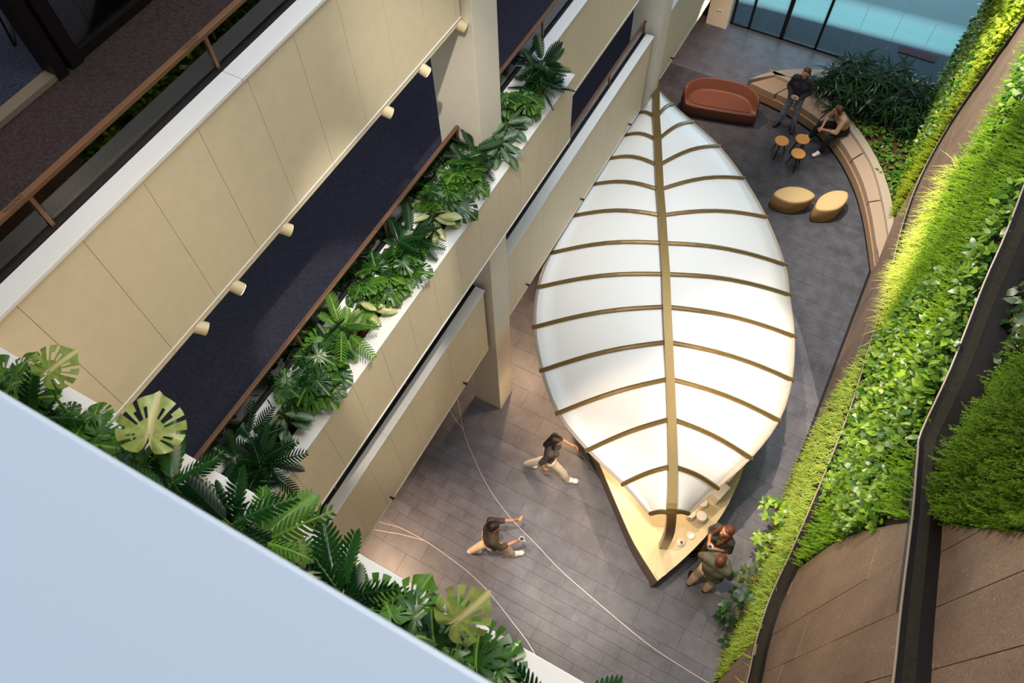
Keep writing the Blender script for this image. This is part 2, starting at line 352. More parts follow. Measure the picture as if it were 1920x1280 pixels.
# ------------------------------------------------------------------ floor of the atrium
floor = MB().box(-12, -3, -0.3, 3.4, 17.4, -0.006).build('floor', M['joint']); tag(floor, kind='structure')
I1 = [(-5.2, 5.9), (-4.07, 4.85), (-3.67, 4.38), (-3.26, 4.02), (-2.71, 3.63), (-2.12, 3.34), (-1.48, 3.13), (-.95, 2.95), (-.32, 2.8), (.73, 2.58), (1.43, 2.51), (2.2, 2.48)]
I2 = [(-5.2, 1.9), (-4.05, 2.2), (-3.68, 2.28), (-3.21, 2.29), (-2.76, 2.25), (-2.27, 2.18), (-1.82, 2.06), (-1.27, 1.84), (-.78, 1.62), (-.2, 1.2), (.3, .8), (.8, .4)]
LG = [(1.97, 7.9), (1.27, 9.12), (.78, 9.79), (.2, 10.4), (-1, 11.3), (-2.2, 12.2), (-3.8, 13.3), (-5.5, 14.0)]
D1 = dens(I1); D2 = dens(I2); DL = dens(LG)
zoneA = D1 + [(2.2, 7.6)] + DL; zoneA2 = [(-5.5, 15.3), (2.3, 15.3), (2.3, 17.38), (-5.5, 17.38)]
zoneB = D1 + [(2.2, 0.2), (.8, .2)] + D2[::-1]
zoneC = D2 + [(.8, .2), (-5.2, .2)]
zoneL = DL[::-1] + [(2.2, 7.6), (2.35, 15.3), (-5.5, 15.3)]
tiles = []
def lay(zone, ox, oy, w, h, shift, rand=False):
    k0 = int((0 - oy) / h) - 1
    for k in range(k0, int((17.6 - oy) / h) + 2):
        y0 = oy + k * h
        sx = ox + (R.random() * w if rand else (shift * k) % w)
        x = sx - w * math.ceil((sx + 5.4) / w)
        while x < 2.6:
            p = clip(zone, x + .002, y0 + .002, x + w - .002, y0 + h - .002)
            if p and parea(p) > 0.002: tiles.append((p, zone))
            x += w
lay(zoneA, -2.02, 3.43, .76, .37, .27); lay(zoneA2, -2.02, 3.43, .76, .37, .27); lay(zoneC, -2.02, 3.43, .76, .37, .27)
lay(zoneB, -1.49, 2.31, .57, .19, .2, True)
def cxy(p): return (sum(q[0] for q in p) / len(p), sum(q[1] for q in p) / len(p))
def hidden(c):   # under the kiosk or far below the balcony: joined, not single
    return c[0] < -4.15 or (-2.4 + .0 < c[0] + (c[1] - 6.5) * 0.46 < .9 and 5.3 < c[1] < 11)
tiles.sort(key=lambda t: (hidden(cxy(t[0])), t[0][0][0] ** 2 + t[0][0][1] ** 2))
rest = MB()
for i, (p, z) in enumerate(tiles):
    if i < 295: MB().prism(p, -0.02, R.uniform(-.0006, .0006)).build('floor_tile', M['tile'], floor)
    else: rest.prism(p, -0.02, 0)
rest.build('floor_tile', M['tile'], floor)['kind'] = 'stuff'
tiles = []; lay(zoneL, -2.02, 3.43, .76, .37, .27); rest = MB()
for p, z in tiles: rest.prism(p, -0.02, R.uniform(-.0005, .0005))
o = rest.build('lounge_tile', M['tiledark'], floor); tag(o, label='darker tiles of the seating area', kind='stuff')
def strip(pts, w, z0, z1, mb):
    pts = [Vector((p[0], p[1])) for p in pts]; L = []; Rr = []
    for i, p in enumerate(pts):
        d = (pts[min(i + 1, len(pts) - 1)] - pts[max(i - 1, 0)]).normalized(); n = Vector((-d.y, d.x)) * w / 2; L.append(p + n); Rr.append(p - n)
    for i in range(len(pts) - 1): mb.prism([tuple(Rr[i]), tuple(Rr[i + 1]), tuple(L[i + 1]), tuple(L[i])], z0, z1)
    return mb
for c in (D1, D2, dens([(-5.2, 1.72), (-4.06, 2.05), (-3.63, 2.19), (-3.21, 2.29)]), dens([(-4.6, 5.0), (-4.06, 4.58), (-3.67, 4.38)])):
    strip(c, .010, -.01, .002, MB()).build('metal_inlay', M['brass'], floor)

# ------------------------------------------------------------------ left building: levels, fascias, balustrades
XF = -3.35
def slab(z0, z1, y0, y1, m, x1=XF - .06):
    o = MB().box(-12, y0, z0, x1, y1, z1).build('floor', m); tag(o, kind='structure'); return o
slab(2.38, 3.15, -3, 17.4, M['carpet']); slab(5.45, 6.02, -3, 17.4, M['carpet'])
slab(8.46, 8.95, -3, 17.4, M['carpet3'])
o = MB().box(-12, -3, 11.5, XF, 17.4, 12.0).build('ceiling', M['white']); tag(o, kind='structure')
def fascia(z0, z1, segs, knobs=False, floorz=None):
    fz = floorz
    w = MB()
    for a, b in segs: w.box(XF + .0 - .06, a, z0, XF - .012, b, z1)
    root = w.build('wall_left', M['joint']); tag(root, kind='structure')
    for a, b in segs:
        y = a; k0 = math.ceil((a - .62 + .01) / .48)
        ys = [a] + [.62 + .48 * k for k in range(k0, 80) if .62 + .48 * k < b - .05] + [b]
        for p, q in zip(ys[:-1], ys[1:]):
            MB().box(XF - .012, p + .0015, z0, XF, q - .0015, z1).build('panel', M['cream'], root)
        MB().box(XF - .01, a, z0 + .05, XF + .006, b, z0 + .058).build('bottom_trim', M['white'], root)
        # parapet cap, inner liner
        ys = [a] + [v for v in (2.48, 7.0, 9.3, 13.5) if a + .3 < v < b - .3] + [b]
        for p, q in zip(ys[:-1], ys[1:]):
            MB().box(-3.475, p + .001, z1, XF + .03, q - .001, z1 + .03).build('cap', M['white'], root, bevel=.004)
        MB().box(-3.60, a, fz, -3.548, b, z1 + .05).build('liner', M['liner'], root)
        if knobs:
            y = 2.14
            while y < b:
                if y > a: MB().tube([(XF, y, z0 + .2), (XF + .05, y, z0 + .2)], .014).tube([(XF + .045, y, z0 + .2), (XF + .065, y, z0 + .2)], .024).build('knob', M['darkmetal'], root)
                y += 2.06
    return root
segsA = [(.0, 4.98), (5.56, 11.0), (11.6, 17.05)]
fascia(2.35, 4.05, segsA, True, 3.15)
fascia(5.40, 6.78, segsA, False, 6.02)
fascia(8.42, 9.72, [(.3, 5.02), (5.56, 11.0), (11.6, 17.05)], False, 8.95)
# channel floor between cap and liner
for z, fz in ((4.02, 3.15), (6.75, 6.02), (9.69, 8.95)):
    o = MB().box(-3.55, 0.0 if z < 9 else .3, fz, -3.47, 5.02, z - .02).box(-3.55, 5.56, fz, -3.47, 17.05, z - .02).build('trim_1', M['black']); tag(o, kind='structure')
def caution_mesh():
    cu = bpy.data.curves.new('caution', 'FONT'); cu.body = 'CAUTION'; cu.size = .028; cu.align_x = 'CENTER'; cu.align_y = 'CENTER'; cu.extrude = .0004
    ob = bpy.data.objects.new('tmp', cu); COL.objects.link(ob); dg = bpy.context.evaluated_depsgraph_get(); dg.update()
    me = bpy.data.meshes.new_from_object(ob.evaluated_get(dg)); bpy.data.objects.remove(ob)
    v = [tuple(x.co) for x in me.vertices]; f = [tuple(p.vertices) for p in me.polygons]
    return v, f
CV, CF = caution_mesh()
def balustrade(zc, a, b, posts, label, texts=()):
    root = empty('glass_balustrade', (-3.51, a, zc), label=label, cat='railing')
    zr = zc + .27
    MB().box(-3.532, a, zr - .028, -3.488, b, zr).build('handrail', M['bronze'], root, bevel=.004)
    MB().box(-3.545, a, zc - .03, -3.478, b, zc + .012).build('base_channel', M['darkmetal'], root)
    ys = [a] + list(posts) + [b]
    for p, q in zip(ys[:-1], ys[1:]):
        if q - p > .12: MB().box(-3.516, p + .02, zc - .02, -3.504, q - .02, zr - .03).build('glass_pane', M['glass'], root)
    for y in posts:
        MB().box(-3.528, y - .012, zc - .01, -3.492, y + .012, zr - .028).build('post', M['bronze'], root)
    for y in texts:
        m = MB(); m.v = [(-3.51 + .0 + v[1], y - v[0], zr + .0006 + v[2]) for v in CV]; m.f = list(CF)
        m.box(-3.532, y - .05, zr, -3.4895 - .041, y + .05, zr + .0008); m.box(-3.4905, y - .05, zr, -3.489, y + .05, zr + .0008)
        m.build('lettering', M['ink'], root)
    return root
balustrade(9.75, .3, 5.02, [1.08, 2.48, 3.88], 'bronze-topped glass balustrade of the uppermost carpeted gallery, lettered handrail', (1.0, 2.38))
balustrade(6.81, .3, 5.02, [.66, 2.1, 3.56, 4.98], 'bronze glass balustrade behind the long planted trough, below the round spotlights', (.74, 2.2, 3.48))
balustrade(6.81, 5.56, 11.0, [5.6, 7.0, 8.4, 9.9], 'bronze glass balustrade past the white column, above the planter end')
balustrade(4.08, .3, 4.98, [1.6, 3.2], 'lowest glass balustrade hidden under the planter fascia, left of the lower column')
balustrade(4.08, 5.56, 10.98, [6.9, 7.98, 9.5, 10.93], 'lowest bronze glass balustrade beside the leaf roof tip and far column')
balustrade(4.08, 11.6, 17.0, [11.65, 13.4, 15.2], 'lowest bronze glass balustrade beyond the far column, near the glass wall')
for y in (5.07, 11.1):
    o = MB().box(-3.79, y, 0, -3.26, y + .46, 12.2).build('column', M['column'], bevel=.006)
    tag(o, kind='structure')
o = MB().box(-3.87, 17.1, 0, -3.33, 17.38, 12.2).build('column', M['column']); tag(o, kind='structure')
sk = MB().box(-3.66, 17.085, .42, -3.54, 17.1, .48).build('socket_plate', M['ceramic'], o)
for dx in (-.03, .03): MB().tube([(-3.60 + dx, 17.086, .45), (-3.60 + dx, 17.082, .45)], .016, 10).build('socket', M['darkmetal'], sk)
# back of the galleries
o = MB().box(-12.2, -3, 0, -12, 17.6, 12).build('wall_left', M['column']); tag(o, kind='structure')
o = MB().box(-12, -3.2, 0, 3.6, -3, 12).build('wall_front', M['column']); tag(o, kind='structure')

# glazed office partition on the top gallery
pt = empty('glazed_office_partition', (-5.45, 2.5, 8.95), label='dark framed glazed partition with slim door frame at the top left', cat='glass partition')
MB().box(-5.52, 2.66, 8.955, -5.40, 6.0, 9.03).build('bottom_rail', M['darkmetal'], pt)
MB().box(-5.52, .2, 8.955, -5.40, 2.44, 9.0).build('threshold', M['rimgrey'], pt)
MB().box(-5.55, 2.42, 8.95, -5.38, 2.52, 11.5).build('door_post', M['darkmetal'], pt)
MB().box(-5.55, 2.56, 8.95, -5.38, 2.68, 11.5).build('frame_post', M['darkmetal'], pt)
MB().box(-5.465, 2.68, 9.03, -5.455, 6.0, 11.4).build('glass_pane', M['glass'], pt)
o = MB().box(-12, -3, 8.951, -5.53, 10, 8.957).build('floor', M['carpetblue']); tag(o, kind='structure')
ch = empty('wire_chair', (-6.03, 2.95, 8.96), .9, label='black wire frame chair behind the office glass', cat='chair')
for sx in (-1, 1):
    MB().tube([(sx * .26, .26, .45), (sx * .3, .3, .012), (sx * .3, -.28, .012), (sx * .26, -.22, .45)], .011, 6).build('leg', M['black'], ch, local=True)
MB().box(-.26, -.25, .44, .26, .27, .47).build('seat', M['blackcloth'], ch, local=True, bevel=.01)
MB().box(-.25, .26, .5, .25, .29, .85).build('backrest', M['blackcloth'], ch, local=True, bevel=.01)

# spotlights under the edge of the top gallery
LY = [4.96, 4.65, 4.33, 4.04, 3.72, 3.40, 2.54, 2.30, 2.0, 1.72, 1.30, .80]
ORD = ['first', 'second', 'third', 'fourth', 'fifth', 'sixth', 'seventh', 'eighth', 'ninth', 'tenth', 'eleventh', 'twelfth']
kinds = ['l', 'd', 'g', 'd', 'l', 'd', 'd', 'l', 'd', 'g', 'l', 'd']
for y, kd in zip(LY, kinds):
    rt = empty('ceiling_spotlight', (-3.47, y, 8.40), group='spotlights under the top gallery edge', cat='spotlight',
               label={'l': 'spotlight with dark lens, %s along the top gallery edge from the big white column' % ORD[LY.index(y)], 'd': 'cream cylinder spotlight, %s along the top gallery edge from the big white column' % ORD[LY.index(y)],
                      'g': ('glowing spotlight under the gallery edge, beside the big white column' if y > 4 else 'glowing spotlight under the gallery edge, nearer the foreground planter')}[kd])
    a = {'l': .9, 'd': -.9, 'g': .5}[kd]
    d = Vector((.55, a * .4, -.5)).normalized() if kd != 'd' else Vector((-.4, -.3, -.8)).normalized()
    p0 = Vector((0.03, 0, .06)); p1 = p0 + d * .17
    MB().tube([p0, p1], .05, 16).build('housing', M['spotbody'], rt, local=True, smooth=False)
    MB().tube([p1 - d * .002, p1 + d * .004], .043, 16).build('lens', M['glow'] if kd == 'g' else M['lens'], rt, local=True)
    MB().tube([(0, 0, .0), (0, 0, .06)], .02, 8).build('bracket', M['spotbody'], rt, local=True)

# ------------------------------------------------------------------ near side: level 3 planter, level 4 parapet
o = MB().box(-12, -2.9, 11.2, 5, .03, 12.16).build('wall_front', M['cream']); tag(o, kind='structure')
o = MB().box(-12, -1.4, 12.16, 5, .055, 12.2).build('trim_2', M['parapet'], bevel=.006); tag(o, kind='structure')
o = MB().box(-12, -3, 0, 3.4, .1, 8.9).build('wall_front', M['cream']); tag(o, kind='structure')
np_ = empty('planter_trough', (-1.5, 0, 8.5), label='white planting trough under the foreground parapet, full of large leaves', cat='planter')
MB().box(-3.34, .30, 8.55, 3.0, .395, 9.695).build('front_panel', M['cream'], np_)
MB().box(-3.34, .27, 9.68, 3.0, .40, 9.70).build('rim', M['white'], np_, bevel=.003)
MB().box(-3.34, -.42, 9.68, 3.0, -.30, 9.70).build('rim', M['white'], np_)
MB().box(-3.34, -.40, 8.9, 3.0, .30, 9.60).build('soil', M['soil'], np_)
# level 2 planter
p2 = empty('planter_trough', (-3.15, 3.5, 5.5), label='long white-rimmed planting trough hung in front of the middle gallery', cat='planter')
ys = [.1] + [.62 + .48 * k for k in range(13)] + [6.8]
for a, b in zip(ys[:-1], ys[1:]):
    MB().box(-3.0, a + .0015, 5.55, -2.965, b - .0015, 6.585).build('front_panel', M['cream'], p2)
MB().box(-3.34, 6.77, 5.55, -2.966, 6.80, 6.585).build('end_panel', M['cream'], p2)
MB().box(-3.34, .1, 5.53, -2.955, 6.80, 5.55).build('bottom_edge', M['white'], p2)
MB().box(-3.15, .1, 6.585, -2.955, 6.81, 6.605).build('rim', M['white'], p2, bevel=.003)
MB().box(-3.34, .1, 6.585, -3.30, 6.81, 6.605).build('rim', M['white'], p2)
MB().box(-3.30, .1, 5.6, -3.0, 6.77, 6.55).build('soil', M['soil'], p2)

# ------------------------------------------------------------------ glass wall at the far end and the room behind
gw = empty('glass_wall', (-.7, 17.4, 0), label='dark framed glass wall with painted teal reflection band behind the planted bed', cat='glass wall')
for x in (-3.28, -2.82, -1.97, -1.09, 1.93):
    wd = .1 if x == -1.97 else .06
    MB().box(x - wd / 2, 17.36, 0, x + wd / 2, 17.44, 3.0).build('mullion', M['black'], gw)
MB().box(-3.28, 17.36, 0, 1.95, 17.44, .05).build('bottom_rail', M['black'], gw)
MB().box(-3.28, 17.36, 2.92, 1.95, 17.44, 3.0).build('top_rail', M['black'], gw)
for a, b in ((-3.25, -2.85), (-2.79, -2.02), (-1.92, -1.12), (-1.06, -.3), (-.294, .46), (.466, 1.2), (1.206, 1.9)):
    MB().box(a, 17.395, .05, b, 17.405, 2.92).build('glass_pane', M['reflband'], gw)
MB().tube([(-2.08, 17.35, .83), (-2.08, 17.30, .83), (-2.20, 17.30, .83)], .012).build('door_handle', M['steel'], gw)
o = MB().box(-5.5, 17.46, -.3, 6, 24, -.004).build('floor', M['carpetgrey']); tag(o, kind='structure')
o = MB().box(-5.5, 24, 0, 6, 24.2, 3).build('wall_back', M['column']); tag(o, kind='structure')
o = MB().box(-5.5, 17.5, 3.0, 6, 24, 3.2).build('ceiling', M['column']); tag(o, kind='structure')
o = MB().box(-12, 17.45, 3.0, 6, 17.6, 14).build('wall_back', M['cream']); tag(o, kind='structure')
o = MB().box(2.0, 17.4, 0, 6, 17.6, 3.0).build('wall_back', M['black']); tag(o, kind='structure')
o = MB().box(-5.5, 17.36, 0, -3.87, 17.44, 3.0).build('wall_back', M['black']); tag(o, kind='structure')
rs = MB().box(.75, 18.25, -.003, 1.65, 18.5, .012).build('red_lettering_strip', M['redstrip']); tag(rs, 'dim red strip in place of blurred lettering behind the glass wall, right side', 'mat')  # flat strip standing in for blurred red lettering
o = MB().box(2.85, -3, 0, 3.6, 17.4, 14).build('wall_right', M['backing']); tag(o, kind='structure')

# ------------------------------------------------------------------ leaf kiosk
kl = empty('leaf_kiosk', (-.6, 6.2, 0), label='coffee kiosk under a large white ribbed leaf-shaped roof', cat='kiosk')
EL = [(-3.34, 11.55), (-3.435, 11.05), (-3.43, 10.35), (-3.44, 9.68), (-3.44, 8.96), (-3.42, 8.14), (-3.38, 7.23), (-3.24, 6.496), (-2.923, 5.772), (-2.444, 5.114), (-1.882, 4.567), (-1.211, 4.235), (-.519, 4.006), (.0, 3.76)]
ER = [(-3.24, 11.65), (-2.904, 11.592), (-2.37, 11.326), (-1.695, 10.964), (-1.007, 10.418), (-.338, 9.733), (.289, 8.887), (.549, 8.328), (.875, 7.584), (1.088, 6.803), (1.136, 6.04), (.963, 5.259), (.695, 4.59), (.48, 4.02)]
MM = [(-3.29, 11.60), (-2.924, 10.671), (-2.666, 10.115), (-2.408, 9.559), (-2.171, 9.049), (-1.914, 8.535), (-1.657, 8.0), (-1.379, 7.428), (-1.118, 6.849), (-.844, 6.259), (-.573, 5.673), (-.297, 5.071), (.001, 4.393), (.23, 3.77)]
ZM = [2.42] + [2.6] + [2.65] * 11 + [2.6]
ZE = [2.36] + [2.2] * 12 + [2.25]
def rpt(side, t, u, lift=0):
    E = EL if side < 0 else ER
    e = curve_interp([p + (z,) for p, z in zip(E, ZE)], t); m = curve_interp([p + (z,) for p, z in zip(MM, ZM)], t)
    b = .15 * (0.35 + .65 * min(1, t / 2.5)) * (1 - .45 * max(0, (t - 9) / 4))
    return (m[0] + (e[0] - m[0]) * u, m[1] + (e[1] - m[1]) * u, m[2] + (e[2] - m[2]) * u + b * math.sin(math.pi * u) + lift)
for side in (-1, 1):
    for i in range(13):
        g = MB(); NT_, NU = 3, 6; th = .03
        for lay_ in (0, 1):
            for a in range(NT_ + 1):
                for c in range(NU + 1): g.v.append(rpt(side, i + .0 + a / NT_, c / NU, -th * lay_))
        n = (NT_ + 1) * (NU + 1)
        def idx(a, c, l): return l * n + a * (NU + 1) + c
        for a in range(NT_):
            for c in range(NU):
                q = (idx(a, c, 0), idx(a, c + 1, 0), idx(a + 1, c + 1, 0), idx(a + 1, c, 0)); q2 = tuple(v + n for v in q)[::-1]
                if side < 0: q = q[::-1]; q2 = q2[::-1]
                g.f.append(q[::-1]); g.f.append(q2[::-1])
        for a in range(NT_):
            g.f.append((idx(a, NU, 0), idx(a + 1, NU, 0), idx(a + 1, NU, 1), idx(a, NU, 1)))
        o = g.build('roof_panel', M['roof'], kl, smooth=True)
    for i in range(1, 13):
        pts = [rpt(side, i, u / 8, .022) for u in range(0, 9)]
        e = Vector(pts[-1]); d = (e - Vector(pts[-2])).normalized(); pts.append(tuple(e + d * .05))
        MB().tube(pts, .036, 6, flat=.8).build('rib', M['gold'], kl)
    MB().tube([rpt(side, t / 3, 1.0, .004) for t in range(0, 40)], .03, 6, flat=.6).build('edge_trim', M['benchledge'], kl)
    p = [rpt(side, 13, u / 6, .0) for u in range(0, 7)]
    MB().tube(p, .035, 6).build('front_edge', M['gold'], kl)
# midrib: flat bar swept along the ridge and bent down to the counter
path = [(-3.37, 11.80, 2.50)] + [(a[0], a[1], z + .10) for a, z in zip(MM[:-1], ZM)] + [(.14, 4.05, 2.75), (.235, 3.80, 2.72), (.31, 3.69, 2.5), (.365, 3.66, 2.1), (.385, 3.68, 1.7), (.395, 3.73, 1.3), (.40, 3.79, .92)]
path = path[:13] + dens(path[12:], 3)[1:]
g = MB(); hw = .065; P = [Vector(p) for p in path]; ax = Vector((.9, .43, 0)).normalized(); pn_ = Vector((0, 0, 1))
for i, p in enumerate(P):
    d = (P[min(i + 1, len(P) - 1)] - P[max(i - 1, 0)]).normalized(); nn = ax.cross(d).normalized()
    if nn.dot(pn_) < 0: nn = -nn
    pn_ = nn; dd = .13 if i < 14 else .13 - .002 * (i - 13)
    for s_, t_ in ((-1, 0), (1, 0), (1, -1), (-1, -1)): g.v.append(tuple(p + ax * s_ * hw + nn * dd * t_))
for i in range(len(P) - 1):
    for j in range(4): k = (j + 1) % 4; g.f.append((i * 4 + j, i * 4 + 4 + j, i * 4 + 4 + k, i * 4 + k))
g.f.append((0, 1, 2, 3)); e = 4 * (len(P) - 1); g.f.append((e + 3, e + 2, e + 1, e))
g.build('midrib', M['gold'], kl)
CL = [(-2.75, 9.4), (-2.9, 8.2), (-2.75, 7.0), (-2.3, 5.9), (-1.85, 5.3), (-1.15, 4.67), (-.48, 4.05), (-.02, 3.65), (.52, 3.30)]
CR = [(.52, 3.30), (.78, 3.89), (.98, 4.53), (1.06, 5.2), (1.0, 6.2), (.6, 7.4), (-.1, 8.6), (-1.1, 9.6), (-2.2, 10.1), (-2.75, 9.4)]
cpoly = dens(CL, 3) + dens(CR, 3)[1:-1]
def inset(poly, d=.10):
    c = Vector((-.7, 6.4)); out = []; n = len(poly)
    for i in range(n):
        a, b = Vector(poly[i - 1]), Vector(poly[(i + 1) % n]); t = (b - a).normalized(); nn = Vector((-t.y, t.x))
        out.append(tuple(Vector(poly[i]) + nn * d))
    return out
MB().prism(cpoly, .0, .88, inset).build('counter_body', M['counterside'], kl)
MB().prism(cpoly, .88, .92).build('countertop', M['countertop'], kl)
MB().prism([(.34, 3.78), (.47, 3.83), (.60, 3.46), (.525, 3.325), (.42, 3.39)], .92, .94).build('midrib_foot', M['countertop'], kl)
MB().prism([(-.95, 6.0), (.25, 5.0), (.55, 5.6), (.1, 7.2), (-1.4, 8.6), (-2.0, 8.1)], .92, 2.45).build('back_bar', M['column'], kl)
for x, y in ((-1.4, 5.2), (.62, 5.35), (-2.2, 7.5), (-.2, 8.0)):
    MB().tube([(x, y, .92), (x, y, 2.35)], .03).build('roof_post', M['gold'], kl)
# things on the counter
def canister(x, y, r, h, label):
    o = empty('canister', (x, y, .92), label=label, cat='canister')
    MB().lathe([(r * .93, 0), (r, .006), (r, h * .8)], k=20).build('body', M['lampwhite'], o, local=True, smooth=False)
    MB().lathe([(r * 1.02, h * .8), (r * 1.02, h * .96), (r * .9, h)], k=20).build('lid', M['ceramic'], o, local=True)
canister(.735, 4.52, .08, .17, 'front white round canister on the kiosk counter, standing clear of the roof')
canister(.665, 4.74, .08, .17, 'white round canister on the kiosk counter, second behind the front one')
canister(.57, 4.48, .075, .16, 'white round canister on the counter half hidden under the roof edge')
bx = empty('takeaway_box', (.80, 5.02, .92), -.3, label='cream box on the kiosk counter behind the canisters', cat='box')
MB().box(-.12, -.14, 0, .12, .14, .26).build('carton', M['lampwhite'], bx, local=True, bevel=.006)
MB().box(-.125, -.145, .26, .125, .145, .29).build('lid', M['ceramic'], bx, local=True, bevel=.004)
bx = empty('takeaway_box', (.84, 5.34, .92), -.25, label='second cream box on the counter, deeper under the leaf roof', cat='box')
MB().box(-.1, -.13, 0, .1, .13, .32).build('carton', M['lampwhite'], bx, local=True, bevel=.006)
MB().box(-.104, -.134, .32, .104, .134, .34).build('lid', M['ceramic'], bx, local=True)
def saucer(x, y, label, cup):
    o = empty('saucer' if not cup else 'dish_of_berries', (x, y, .92), label=label, cat='saucer' if not cup else 'dish')
    MB().lathe([(.03, 0), (.045, .004), (.062, .012), (.063, .015), (.044, .008), (.002, .006)], k=24).build('plate', M['ceramic'], o, local=True, smooth=True)
    if cup:
        bo = MB().lathe([(.015, .007), (.028, .03), (.03, .045), (.026, .045), (.02, .03), (.001, .028)], (.006, 0, 0), 18).build('bowl', M['ceramic'], o, local=True, smooth=True)
        MB().lathe([(.001, .03), (.025, .032), (.02, .044), (.001, .05)], (.006, 0, 0), 10).build('berries', M['red'], bo, local=True)
saucer(.705, 4.20, 'empty white saucer on the kiosk counter near the woman', False)
saucer(.610, 4.02, 'white dish with red berries on the counter beside the midrib foot', True)

# ------------------------------------------------------------------ lounge furniture
sf = empty('sofa', (-2.45, 14.22, 0), math.radians(14), label='low brown leather sofa with rounded wraparound back', cat='sofa')
def sofa_out(z):
    # footprint in local frame, front (towards -y) straight, back curved
    pts = [(-.62, -.30), (.72, -.30), (.84, -.18), (.84, .02), (.62, .30), (.2, .42), (-.4, .42), (-.72, .28), (-.88, .04), (-.84, -.14)]
    return pts
def ring(pts, k=3):
    n = len(pts); out = []
    for i in range(n):
        for j in range(k):
            f = j / k; p = [pts[(i + q) % n] for q in (-1, 0, 1, 2)]
            out.append(tuple(.5 * ((2 * b) + (-a + c) * f + (2 * a - 5 * b + 4 * c - d) * f * f + (-a + 3 * b - 3 * c + d) * f ** 3) for a, b, c, d in zip(*p)))
    return out
so = ring(sofa_out(0))
def hgt(p): # rim height: low in front, high at the back
    t = max(0, min(1, (p[1] + .26) / .30)); t = t * t * (3 - 2 * t); return .34 + .28 * t
g = MB(); n = len(so); sc = [(1.0, 0, 0), (1.02, .5, 0), (1.0, .93, 0), (.965, 1.0, 0), (.92, .97, 0)]
for s_, hz, _ in sc:
    for p in so: g.v.append((p[0] * s_, p[1] * s_, .01 + (hgt(p) - .01) * hz))
for p in so: g.v.append((p[0] * .86, p[1] * .80 - .0, .33 if hgt(p) < .5 else .37))
for p in so: g.v.append((p[0] * .80, p[1] * .72 - .01, .335))
rows = len(sc) + 2
for a in range(rows - 1):
    for i in range(n): j = (i + 1) % n; g.f.append((a * n + i, a * n + j, (a + 1) * n + j, (a + 1) * n + i))
g.f.append(tuple(range((rows - 1) * n, rows * n))); g.f.append(tuple(range(n))[::-1])
g.build('shell', M['leather'], sf, local=True, smooth=True)
g = MB().prism([(p[0] * .80, p[1] * .72 - .01) for p in so], .325, .352); g.build('seat_cushion', M['leather'], sf, local=True)
def leafstool(x, y, rz, label):
    o = empty('leaf_stool', (x, y, 0), math.radians(rz), label=label, cat='stool')
    A = [(-.44, 0), (-.26, .17), (.0, .23), (.26, .18), (.44, .02), (.28, -.15), (.0, -.23), (-.26, -.17)]
    q = ring(A, 4); m = len(q); g = MB()
    prof = [(.90, 0, .0), (.96, .02, .0), (1.0, .2, 0), (1.0, .33, 0), (.97, .37, 0), (.90, .385, 0), (.5, .40, 0)]
    for s_, z, _ in prof:
        for p in q: g.v.append((p[0] * s_ + .04 * math.sin(z * 4), p[1] * s_, z + .01))
    for a in range(len(prof) - 1):
        for i in range(m): j = (i + 1) % m; g.f.append((a * m + i, a * m + j, (a + 1) * m + j, (a + 1) * m + i))
    g.f.append(tuple(range((len(prof) - 1) * m, len(prof) * m))); g.f.append(tuple(range(m))[::-1])
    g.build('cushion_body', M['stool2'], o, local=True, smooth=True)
    g = MB(); prof = [(.975, .372), (.93, .390), (.84, .400), (.4, .408)]
    for s_, z in prof:
        for p in q: g.v.append((p[0] * s_ + .04, p[1] * s_, z + .012))
    for a in range(3):
        for i in range(m): j = (i + 1) % m; g.f.append((a * m + i, a * m + j, (a + 1) * m + j, (a + 1) * m + i))
    g.f.append(tuple(range(3 * m, 4 * m)))
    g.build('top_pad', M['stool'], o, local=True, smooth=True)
leafstool(-.09, 12.23, 24, 'sand coloured leaf-shaped pouf, the left one, lying sideways')
leafstool(.68, 12.42, 58, 'sand coloured leaf-shaped pouf, the right one, pointing at the bench')
def table(x, y, rz, label):
    o = empty('side_table', (x, y, 0), rz, label=label, cat='side table')
    MB().lathe([(.15, .435), (.155, .44), (.155, .452), (.15, .457)], k=32).build('tabletop', M['oak'], o, local=True)
    for a in range(3):
        t = 2 * math.pi * a / 3 + .3; c, s = math.cos(t), math.sin(t)
        MB().tube([(c * .07, s * .07, .436), (c * .17, s * .17, .005)], [.018, .010], 6).build('leg', M['black'], o, local=True)
    MB().tube([(.0, .0, .43), (.0, .0, .436)], .09, 12).build('bracket', M['black'], o, local=True)
table(-.79, 13.56, .2, 'round oak side table on black legs, leftmost of the three')
table(-.40, 13.82, 1.1, 'round oak side table on black legs, nearest the seated man')
table(-.35, 13.36, .6, 'round oak side table on black legs, frontmost of the three')
